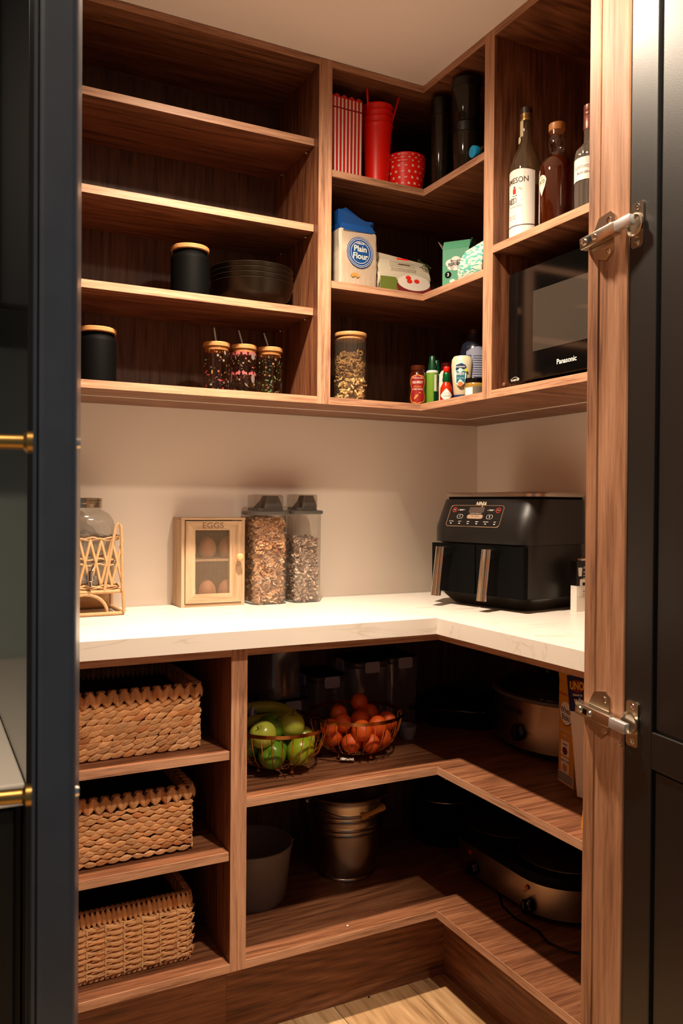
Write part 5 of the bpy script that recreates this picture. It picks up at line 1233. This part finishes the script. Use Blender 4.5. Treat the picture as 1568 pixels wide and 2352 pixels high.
A = [(-.037, -.050, .024, .033, 'low front, left of centre', apple_m2, (1.2, .3)), (.033, -.058, .024, .035, 'low front, right of centre with its blossom end showing', apple_m, (2.0, .3)), (.066, .002, .038, .031, 'at the right side of the bowl', apple_m3, (.6, 1)),
     (-.072, .004, .038, .031, 'at the left side of the bowl', apple_m2, (.4, -.8)), (.000, .012, .022, .032, 'lying in the bottom of the bowl', apple_m2, (.2, .2)), (-.05, .045, .038, .030, 'at the back left of the bowl', apple_m, (0, .3)), (.04, .05, .036, .031, 'at the back right of the bowl', apple_m, (.3, .3)),
     (-.058, -.044, .073, .0325, 'large and high at the front left', apple_m3, (.8, .2)), (-.018, .000, .074, .033, 'of deeper green, on top of the pile left of the topmost one', apple_m2, (.4, .5)), (.030, -.008, .077, .033, 'topmost and brightest yellow green', apple_m3, (.2, -.1))]
for x, y, z, r, l, m_, tl in A: apple(x, y, z, r, 'green apple '+l, m_, tl)
ban_m = pmat('banana_skin', '93962a', .45, var=.3, nscale=18, bump=.1)
bn = MB
def banana(pts, lab, mat=ban_m):
    c = Vector(pts[0]); t = thing('banana', lab, 'banana', c, 0, 'green-yellow bananas')
    P = []; n = 22; p = [Vector(q)-c for q in pts]
    def cat(u):
        k = u*(len(p)-1); i = min(int(k), len(p)-2); f = k-i; a = p[max(0, i-1)]; b = p[i]; c2 = p[i+1]; d = p[min(len(p)-1, i+2)]
        return .5*((2*b)+(-a+c2)*f+(2*a-5*b+4*c2-d)*f*f+(-a+3*b-3*c2+d)*f**3)
    P = [cat(i/n) for i in range(n+1)]
    rs = [.0035+.0135*min(1, math.sin(PI*min(.5, (i/n)*1.4+.05)))*(1 if i/n < .72 else max(.33, 1-((i/n-.72)/.28)**1.3*.68)) for i in range(n+1)]
    MB().tube(P, .016, 6, rs=[r*1.03 for r in rs]).build('skin', mat, t, sub=2, ang=180)
    MB().ell(P[0], .0038, .0038, .0038, 8, 6).build('tip', stem_m, t)
    return t
bz = ZF
banana([(-.930, -.262, bz+.108), (-.885, -.275, bz+.135), (-.83, -.28, bz+.137), (-.785, -.272, bz+.124), (-.742, -.262, bz+.105)], 'green-yellow banana lying across the back of the apples with a blue fruit sticker')
banana([(-.925, -.232, bz+.105), (-.875, -.24, bz+.122), (-.825, -.242, bz+.128), (-.78, -.242, bz+.120), (-.740, -.252, bz+.104)], 'banana behind the stickered one, its curved tip showing')
banana([(-.93, -.275, bz+.088), (-.885, -.292, bz+.108), (-.83, -.292, bz+.110), (-.785, -.285, bz+.106), (-.742, -.272, bz+.099)], 'lowest banana of the bunch, just above the apples')
bs = thing('banana_crown', 'dark torn stalk crown joining the bananas', 'stalk', (-.742, -.263, bz+.094))
bs.name = 'banana_stalk'
MB().loft([([(x+random.uniform(-.0015, .0015), y+random.uniform(-.0015, .0015)) for x, y in rrect(.014, .02, .005, 3)], 0), ([(x, y) for x, y in rrect(.017, .024, .006, 3)], .008), ([(x+random.uniform(-.002, .002), y) for x, y in rrect(.010, .014, .004, 3)], .022)], ry(.2)).build('crown', pmat('stalk_dark', '2e2412', .8, var=.4, nscale=200), bs)
stk = MB().poly([(x, 0, z) for x, z in circ(0, 0, .0105, .0125, 20)], tr(-.882+.885-.8755, -.2925, bz+.1335) @ rx(-.25)); stk = tag(stk.build('fruit_sticker', pmat('sticker_blue', '1c2a80', .4), None, smooth=False), 'small blue oval sticker on the front banana', 'sticker')
txt('lettering', 'fyffes', .0085, M['white_print'], stk, tr(-.8725, -.2935, bz+.1335) @ rx(-.25) @ ry(-1.3), bold=.01)
or_m = pmat('orange_peel', 'd8581a', .38, var=.12, nscale=18, bump=.35, bscale=900, coat=.15)
def orange(x, y, z, r, lab):
    t = thing('orange', lab, 'orange', (OX+x, OY+y, ZF+z), 0, 'small oranges'); t.rotation_euler = (x*30, y*30, z*50)
    prof = [(r*math.sin(PI*k/16)*1.0, -r*.88*math.cos(PI*k/16)*(1-.05*(k in (0, 16)))) for k in range(17)]; prof[0] = (0, prof[0][1]); prof[-1] = (0, prof[-1][1])
    MB().lathe(prof, 24).build('peel', or_m, t, ang=80)
    MB().cyl(0, 0, r*.80, r*.86, .0022, 8).build('stem_end', pmat('stem_green', '5a6a30', .8) if 'stem_green' not in bpy.data.materials else bpy.data.materials['stem_green'], t)
O = [(-.038, -.050, .046, .024, 'low at the front left'), (.010, -.062, .044, .0245, 'low at the front centre'), (.055, -.038, .048, .024, 'low at the front right'), (-.066, -.006, .055, .0245, 'at the left side, low'), (.070, .012, .060, .0235, 'at the right side'), (-.02, .0, .043, .024, 'in the bottom of the bowl'), (.03, .008, .043, .024, 'in the bottom, right of centre'), (-.04, .05, .055, .024, 'at the back left'), (.02, .06, .052, .024, 'at the back centre'),
     (-.082, -.020, .084, .0225, 'against the left rim'), (-.018, -.066, .079, .0265, 'large, high at the front with a wire across it'), (.032, -.058, .083, .0255, 'high at the front right of centre'), (.076, -.030, .085, .0245, 'high at the right rim'), (-.045, -.018, .090, .024, 'upper layer left of centre'), (.008, -.012, .092, .0255, 'upper layer centre'), (.052, .018, .094, .025, 'upper layer at the right'), (-.028, .036, .098, .0245, 'upper layer at the back left'), (.030, .035, .122, .0235, 'topmost, above the far rim')]
for x, y, z, r, l in O: orange(x, y, z, r, 'small orange '+l)
tg_ = MB(); rnd = random.Random(3)
tg_.loft([([(x+rnd.uniform(-.002, .002), y+rnd.uniform(-.002, .002), .001+rnd.uniform(0, .008)) for x, y in rrect(.034, .016, .003, 2)], 0), ([(x+rnd.uniform(-.002, .002), y, .010+rnd.uniform(-.004, .004)) for x, y in rrect(.030, .012, .003, 2)], 0)])
o = tag(tg_.build('paper_label', M['paper'], None, ang=15, loc=(-.652, -.362, ZF)), 'crumpled white paper label lying in front of the orange bowl', 'label'); o.rotation_euler = (0, 0, -.5)
# ---- clip-lid food boxes at the back
box_m = thin_glass('box_plastic', (.88, .88, .90), .10, 2.2, .1, .10, (.5, .5, .56))
clip_m = pmat('clip_plastic', 'c0bcc6', .35, alpha=.6, var=.03)
def food_box(x, y, z, w, d, h, lab, lid=True, inv=False, rot=0.0):
    t = thing('food_box', lab, 'food box', (x, y, z), rot, 'clear clip-lid food boxes')
    s = [(rrect(w-.016, d-.016, .014, 4), .001), (rrect(w-.010, d-.010, .016, 4), .008), (rrect(w-.002, d-.002, .018, 4), h-.018 if lid else h)]
    if inv: s = [(p, h-zz) for p, zz in reversed(s)]
    MB().loft(s, cap=True).build('body', box_m, t)
    if lid:
        MB().loft([(rrect(w, d, .018, 4), h-.0175), (rrect(w+.004, d+.004, .02, 4), h-.014), (rrect(w+.004, d+.004, .02, 4), h-.004), (rrect(w-.002, d-.002, .018, 4), h-.001)]).build('lid', thin_glass('lid_plastic_%d' % int(abs(x)*1000), (.6, .6, .65), .15, 1.3, 0, .12, (.4, .4, .45)), t)
        MB().loft([(rrect(w-.006, d-.006, .015, 4), h-.0008), (rrect(w-.008, d-.008, .015, 4), h+.001)]).build('gasket', M['black_matt'], t)
        for a, off in ((0, d/2), (PI/2, w/2), (PI, d/2), (-PI/2, w/2)):
            MB().prism([(q[0], q[1]) for q in rrect(.045, .030, .006, 3)], 0, .0025, rz(a) @ tr(0, -off-.0028, h-.016) @ rx(PI/2)).build('clip', clip_m, t, smooth=False)
    return t
food_box(-.722, -.115, ZF, .105, .15, .122, 'clear food box with a black-edged clip lid, under the upturned tub', rot=.0)
food_box(-.735, -.11, ZF+.1235, .098, .13, .17, 'tall clear tub standing upside down on a food box behind the bananas', lid=False, inv=True)
food_box(-.602, -.105, ZF, .105, .14, .172, 'clear food box with a clip lid behind the left of the orange bowl')
food_box(-.487, -.115, ZF, .112, .15, .205, 'taller clear food box with a clip lid behind the orange bowl')
food_box(-.373, -.105, ZF, .105, .14, .206, 'tallest clear food box with a clip lid, right end of the row')
# ---- griddle with folded lid
gr = thing('electric_griddle', 'low black electric griddle with a glossy lip, in the dark corner of the fruit shelf', 'griddle', (-.165, -.164, ZF), -.785); gr.scale = (.78, .78, 1)
MB().loft([(rrect(.24, .24, .06, 6), 0), (rrect(.28, .28, .08, 6), .03), (rrect(.31, .31, .09, 6), .052), (rrect(.32, .32, .095, 6), .056), (rrect(.315, .315, .09, 6), .060), (rrect(.27, .27, .07, 6), .052)]).build('pan', M['black_gloss'], gr)
MB().prism([(x, y) for x, y in rrect(.215, .215, .008, 3)], 0, .006, tr(0, 0, .066) @ rx(.03)).build('plate', M['black_matt'], gr, smooth=False)
MB().cyl(0, 0, .0605, .0655, .05, 20).build('post', M['black_matt'], gr)
MB().loft([(rrect(.10, .034, .012, 4), 0), (rrect(.10, .034, .012, 4), .012)], tr(-.135, -.135, .055) @ rz(.785)).build('handle', M['black_gloss'], gr)
ph_ = thing('spoon_rest', 'pale translucent plastic scoop behind the right of the orange bowl', 'scoop', (-.405, -.238, ZF))
MB().loft([(rrect(.03, .05, .014, 5), 0), (rrect(.042, .06, .02, 5), .02), (rrect(.046, .064, .022, 5), .034), (rrect(.040, .058, .019, 5), .034), (rrect(.034, .052, .016, 5), .018)]).build('scoop', pmat('frosted', '8f9096', .35, var=.05), ph_)
bpy.data.objects[ph_.name].name = 'scoop'
# ---- slow cooker on the fruit shelf
warm_steel = pmat('steel_wrap', 'b4a894', .3, 1, var=.12, nscale=4)
sc1 = thing('slow_cooker', 'oval steel slow cooker with black lid and dial, on the fruit shelf', 'slow cooker', (-.128, -.490, ZF), 0, 'slow cookers')
def oval(a, b, n=44): return [(a*math.cos(2*PI*i/n), b*math.sin(2*PI*i/n)) for i in range(n)]
MB().loft([(oval(.098, .150), .008), (oval(.108, .162), .014), (oval(.110, .165), .022)]).build('base', M['black'], sc1)
MB().loft([(oval(.110, .166), .0222), (oval(.115, .171), .142)]).build('steel_wrap', warm_steel, sc1)
MB().loft([(oval(.115, .171), .1422), (oval(.120, .177), .145), (oval(.120, .177), .152), (oval(.112, .168), .154)]).build('rim', pmat('rim_grey', '57504a', .3), sc1)
MB().loft([(oval(.108, .164), .1542), (oval(.104, .160), .164), (oval(.085, .135), .18), (oval(.05, .085), .192), (oval(.01, .02), .197)]).build('lid', M['black_gloss'], sc1, ang=60)
MB().cyl(0, 0, .1972, .216, .016, 20, b=.004).build('lid_knob', M['black_gloss'], sc1)
def onoval(a, b, ang_, z): 
    x, y = a*math.cos(ang_), b*math.sin(ang_); n = Vector((math.cos(ang_)/a, math.sin(ang_)/b, 0)).normalized(); return Vector((x, y, z)), n
for nm, an, zz, sz in (('dial', PI+.12, .062, .021),):
    p, n = onoval(.113, .169, an, zz); Mx = Matrix.Translation(p) @ rz(math.atan2(n.y, n.x)) @ ry(PI/2)
    MB().cyl(0, 0, 0, .013, sz, 26, b=.003, M=Mx).box(-.019, -.004, .0131, .019, .004, .019, Mx, b=.001).build('dial', M['black_gloss'], sc1)
p, n = onoval(.113, .169, PI-.02, .112); Mx = Matrix.Translation(p+n*.0012) @ rz(math.atan2(n.y, n.x)+PI/2)
txt('lettering', 'TOWER', .017, M['black'], sc1, Mx, bold=.02, sx=1.1)
p, n = onoval(.113, .169, PI+.05, .088); Mx = Matrix.Translation(p+n*.001) @ rz(math.atan2(n.y, n.x)) @ ry(PI/2)
MB().cyl(0, 0, 0, .003, .004, 14, M=Mx).build('pilot_light', pmat('lamp_red', '5c0c08', .2), sc1)
p, n = onoval(.113, .169, PI+.22, .083); txt('lettering', 'HIGH', .006, M['black'], sc1, Matrix.Translation(p+n*.0012) @ rz(math.atan2(n.y, n.x)+PI/2))
p, n = onoval(.113, .169, PI+.30, .065); txt('lettering', 'LOW', .006, M['black'], sc1, Matrix.Translation(p+n*.0012) @ rz(math.atan2(n.y, n.x)+PI/2))
for s_ in (-1, 1): MB().box(-.03, s_*.172-.008, .105, .03, s_*.172+.012*s_+.008, .122, b=.003).build('side_handle', M['black'], sc1)
# ---- cereal packets at the right
yel = pmat('carton_yellow', 'd08f18', .55, var=.04); navy = pmat('carton_navy', '141c4c', .5); cw = M['paper']
cb = thing('cereal_carton', 'tall yellow wheat cereal carton seen from its narrow side', 'cereal carton', (-.282, -.724, ZF), -.22)
MB().box(0, -.033, 0, .17, .033, .233, b=.0008).build('carton', yel, cb, smooth=False)
MB().prism([(0, -.032), (.0008, -.032), (.0008, .032), (0, .032)], 0, .032, tr(0, 0, .2332) @ ry(-.12)).build('top_flap', yel, cb, smooth=False)
Mc = Matrix(((0, 1, 0, -.0006), (-1, 0, 0, 0), (0, 0, 1, 0), (0, 0, 0, 1)))
MB().poly([(x, 0, z) for x, z in circ(0, .162, .0275, n=32)], Mc @ tr(0, .0002, 0)).build('badge_border', navy, cb, smooth=False)
MB().poly([(x, 0, z) for x, z in circ(0, .163, .0262, n=32)], Mc @ tr(0, -.0002, 0)).build('badge', cw, cb, smooth=False)
txt('lettering', 'Wheat', .0185, navy, cb, Mc @ tr(0, -.0006, .169), bold=.01, sx=.92); txt('lettering', 'Bisks', .0185, navy, cb, Mc @ tr(0, -.0006, .153), bold=.01, sx=.92)
txt('lettering', 'Harvest Morn', .0105, pmat('script_red', 'b8301c', .5), cb, Mc @ tr(-.002, -.0004, .205), shear=.3)
txt('lettering', 'WHY NOT', .0105, cw, cb, Mc @ tr(0, -.0004, .1225)); txt('lettering', 'TRY...', .0105, cw, cb, Mc @ tr(0, -.0004, .110))
for cz, s_, dk in ((.083, 'Benefit', '6a1f16'), (.045, 'CORN FLAKES', 'c98a28')):
    MB().poly([(x-.003, 0, z+cz) for x, z in rrect(.036, .034, .002, 2)], Mc @ tr(0, -.0002, 0)).build('small_pack_print', cw, cb, smooth=False)
    MB().poly([(x-.003, 0, z+cz-.006) for x, z in circ(0, 0, .011, .009, 16)], Mc @ tr(0, -.0005, 0)).build('bowl_print', pmat('bowl_ink_'+dk, dk, .5), cb, smooth=False)
    txt('lettering', s_, .0075 if len(s_) < 8 else .0055, pmat('ink_'+dk, 'a02820' if len(s_) < 8 else '1c1c1c', .5), cb, Mc @ tr(-.003, -.0006, cz+.009), bold=.01)
MB().poly([(x, 0, z) for x, z in [(-.033, .004), (.033, .004), (.033, .027), (-.033, .027)]], Mc @ tr(0, -.0001, 0)).build('barcode_ground', cw, cb, smooth=False)
for i in range(7): MB().poly([(x, 0, z) for x, z in [(-.033, .006+i*.003), (.031, .006+i*.003), (.031, .0076+i*.003+.0004*(i % 2)), (-.033, .0076+i*.003+.0004*(i % 2))]], Mc @ tr(0, -.0003, 0)).build('barcode_bar', M['black'], cb, smooth=False)
MB().poly([(.022, -.0336, .012), (.09, -.0336, .012), (.09, -.0336, .052), (.022, -.0336, .052)]).build('side_panel_print', cw, cb, smooth=False)
for i in range(6): MB().poly([(.025, -.0339, .015+i*.006), (.08, -.0339, .015+i*.006), (.08, -.0339, .018+i*.006), (.025, -.0339, .018+i*.006)]).build('print_line', M['black'], cb, smooth=False)
pk = thing('prize_packet', 'white and navy promotional packet leaning over the yellow carton', 'packet', (-.328, -.858, ZF), -.10)
Ml = tr(0, 0, .010) @ rx(-.15)
MB().box(0, -.055, .004, .03, .055, .262, Ml, b=.001).build('packet', cw, pk, smooth=False)
MB().box(-.0006, -.0552, .185, .0, .0552, .262, Ml).build('navy_panel', navy, pk, smooth=False)
Mk = Ml @ Matrix(((0, 1, 0, -.0008), (-1, 0, 0, 0), (0, 0, 1, 0), (0, 0, 0, 1)))
MB().poly([(x-.022, 0, z+.240) for x, z in circ(0, 0, .024, .014, 20)], Mk @ tr(0, -.0002, 0)).build('logo_ground', pmat('logo_red', '7c1a14', .5), pk, smooth=False)
txt('lettering', 'UNO', .024, pmat('logo_yellow', 'd8b030', .5), pk, Mk @ tr(-.022, -.0008, .240), bold=.03, shear=.1, sx=.9)
txt('lettering', 'chance to', .0085, cw, pk, Mk @ tr(-.022, -.0006, .2215), bold=.02); txt('lettering', 'win', .022, cw, pk, Mk @ tr(-.020, -.0006, .208), bold=.04, shear=.2); txt('lettering', 'prizes', .0125, cw, pk, Mk @ tr(-.018, -.0006, .193), bold=.02)
oc = thing('cereal_carton', 'narrow sliver of an orange carton at the right end panel', 'cereal carton', (-.428, -.932, ZF), -.25)
MB().loft([([(0, -.05), (.045, -.05), (.045, .006), (0, .006)], 0), ([(.008, -.05), (.045, -.05), (.045, -.006), (.008, -.006)], .17)]).build('carton', pmat('carton_orange', 'e0922a', .5, var=.03), oc, smooth=False)
# ================================================================ bottom shelf (z .2084)
ZB2 = .2086
pt = thing('mixing_tub', 'frosted grey plastic mixing tub beside the divider on the bottom shelf', 'tub', (-.851, -.225, ZB2))
fr_ = pmat('frosted_tub', '8a8078', .45, var=.03, alpha=.55)
MB().lathe([(0, .001), (.086, .001), (.0895, .005), (.1035, .128), (.106, .130), (.1065, .138), (.104, .1395), (.1015, .137), (.1015, .128), (.087, .008), (0, .006)], 48).build('tub', fr_, pt)
MB().box(.096, -.02, .128, .112, .02, .131, b=.001).build('grip_tab', fr_, pt)
bk = thing('metal_bucket', 'ribbed galvanised steel bucket with wooden bail handle on the bottom shelf', 'bucket', (-.566, -.192, ZB2)); bk.scale = (1.05, 1.05, 1.05)
galv = pmat('galvanised', 'b0a594', .27, 1, var=.2, nscale=9, bump=.08, bscale=300)
rB = lambda z: .072+(.105-.072)*z/.205
pr_ = [(0, .004), (.069, .004), (.072, 0), (.0738, .001), (.0738, .005), (.072, .007)]
for z in [.02+.004*i for i in range(44)]:
    bump_ = .0024 if any(abs(z-q) < .0035 for q in (.120, .132, .156, .168)) else 0
    pr_.append((rB(z)+bump_, z))
pr_ += [(rB(.2), .2), (rB(.205)+.002, .203), (rB(.205)+.003, .206), (rB(.205)+.001, .2085), (rB(.205)-.0015, .206), (rB(.19)-.001, .19), (rB(.01)-.001, .012), (0, .01)]
MB().lathe(pr_, 64).build('body', galv, bk, ang=50)
for a in (math.radians(168), math.radians(-12)):
    MB().cyl(0, 0, 0, .004, .010, 16, M=rz(a) @ tr(rB(.185), 0, .185) @ ry(PI/2)).build('ear', galv, bk)
hp = []
for i in range(25):
    q = PI*i/24; hp.append((.107*math.cos(q), -.100*math.sin(q)-.0, .186-.004*math.sin(q)-.012*math.sin(q)**2))
R12 = rz(math.radians(-12))
MB().tube([R12 @ Vector(p) for p in hp], .0018, 8).build('bail', M['nickel'], bk)
i0 = 9
a_, b_ = R12 @ Vector(hp[6]), R12 @ Vector(hp[11])
v_ = (b_-a_); n_ = v_.length
Mh = Matrix.Translation(a_+Vector((0, 0, 0))) @ v_.to_track_quat('Z', 'Y').to_matrix().to_4x4()
MB().lathe([(.003, -.005), (.0085, -.004), (.009, .004), (.0075, n_*.3), (.0082, n_*.5), (.0075, n_*.7), (.0095, n_*.96), (.0085, n_+.003), (.003, n_+.004)], 20, Mh).build('wooden_grip', pmat('grip_wood', 'b98444', .5, var=.15, nscale=50), bk)
p1 = thing('cooking_pot', 'round black pot with a glossy lid in the dark corner of the bottom shelf', 'pot', (-.198, -.128, ZB2))
MB().lathe([(0, 0), (.085, 0), (.095, .008), (.1, .12), (.104, .128), (.104, .132), (.098, .132)], 40).build('body', M['black_matt'], p1)
MB().lathe([(.1035, .1322), (.1055, .134), (.1035, .136), (.085, .150), (.04, .160), (0, .162)], 44).build('lid', M['black_gloss'], p1, ang=50)
MB().lathe([(.008, .162), (.008, .170), (.022, .174), (.022, .180), (.018, .183), (0, .183)], 26).build('lid_knob', M['black_gloss'], p1)
MB().tube([(.105*math.cos(2*PI*i/48), .105*math.sin(2*PI*i/48), .1345) for i in range(48)], .0012, 6, closed=True).build('lid_band', M['steel'], p1)
s2 = thing('twin_slow_cooker', 'long steel twin slow cooker with two round black lids on the bottom shelf', 'slow cooker', (-.172, -.495, ZB2), 0, 'slow cookers')
def stad(a, L_, n=18):
    out = [(a*math.cos(t), L_+a*math.sin(t)) for t in [PI*i/n for i in range(n+1)]]+[(a*math.cos(t), -L_+a*math.sin(t)) for t in [PI+PI*i/n for i in range(n+1)]]
    return out
MB().loft([(stad(.112, .105), .006), (stad(.126, .110), .012), (stad(.129, .110), .020)]).build('base', M['black'], s2)
MB().loft([(stad(.130, .110), .0202), (stad(.133, .110), .094)]).build('steel_wrap', warm_steel, s2)
MB().loft([(stad(.134, .110), .0942), (stad(.138, .112), .097), (stad(.139, .112), .122), (stad(.134, .110), .126)]).build('housing', M['black_matt'], s2)
for yc in (.113, -.115):
    T_ = tr(0, yc, 0)
    MB().lathe([(.113, .1262), (.116, .129), (.114, .132), (.095, .143), (.05, .152), (0, .154)], 48, T_).build('lid', M['black_gloss'], s2, ang=50)
    MB().tube([(.1155*math.cos(2*PI*i/56), yc+.1155*math.sin(2*PI*i/56), .1292) for i in range(56)], .0014, 6, closed=True).build('lid_band', M['steel'], s2)
    MB().lathe([(.010, .154), (.010, .160), (.026, .165), (.026, .172), (.02, .175), (0, .175)], 26, T_).build('lid_knob', M['black_gloss'], s2)
for yc, zc in ((-.135, .030), (.080, .035)):
    Mx = tr(-.1325, yc, zc+.006) @ ry(-PI/2)
    MB().cyl(0, 0, 0, .014, .017, 26, b=.003, M=Mx).box(-.015, -.0035, .0141, .015, .0035, .019, Mx, b=.001).build('dial', M['black_gloss'], s2)
for yc in (-.127, .098):
    MB().cyl(0, 0, 0, .0025, .0062, 18, b=.001, M=tr(-.1328, yc, .076) @ ry(-PI/2)).build('pilot_light', pmat('pilot_red', 'a0140c', .2, coat=.5), s2)
tri_ = [(-.011, 0), (.011, 0), (0, .020)]
MB().tube([(-.1345, -.002+x, .046+z) for x, z in tri_], .0007, 5, closed=True).build('warning_triangle', M['black'], s2)
for yc, zc in ((-.118, .063), (-.146, .06), (-.165, .045)): MB().box(-.1338, yc-.004, zc, -.1330, yc+.003, zc+.0012).build('dial_mark', M['black'], s2, smooth=False)
cab = thing('power_cable', 'thin black power cable trailing in front of the twin slow cooker', 'cable', (-.30, -.60, ZB2))
MB().tube([(.02, .12, .004), (-.02, .05, .004), (-.03, -.01, .004), (-.02, -.08, .004), (-.035, -.13, .0045), (-.02, -.18, .004), (.03, -.22, .004), (.1, -.25, .004)], .0028, 8).build('cable', M['black_gloss'], cab)
# odd crumbs
for i, (x, y, z) in enumerate(((-.70, -.463, ZB2), (-.62, -.424, 0.0002))):
    c_ = MB(); c_.ell((0, 0, .002), .003, .0022, .002, 6, 4); tag(c_.build('crumb', M['paper'] if i == 0 else pmat('dark_crumb', '1c1a22', .4), None, loc=(x, y, z)), ('tiny pale crumb on the bottom shelf near its front edge', 'small dark crumb on the floor by the plinth')[i], 'crumb')
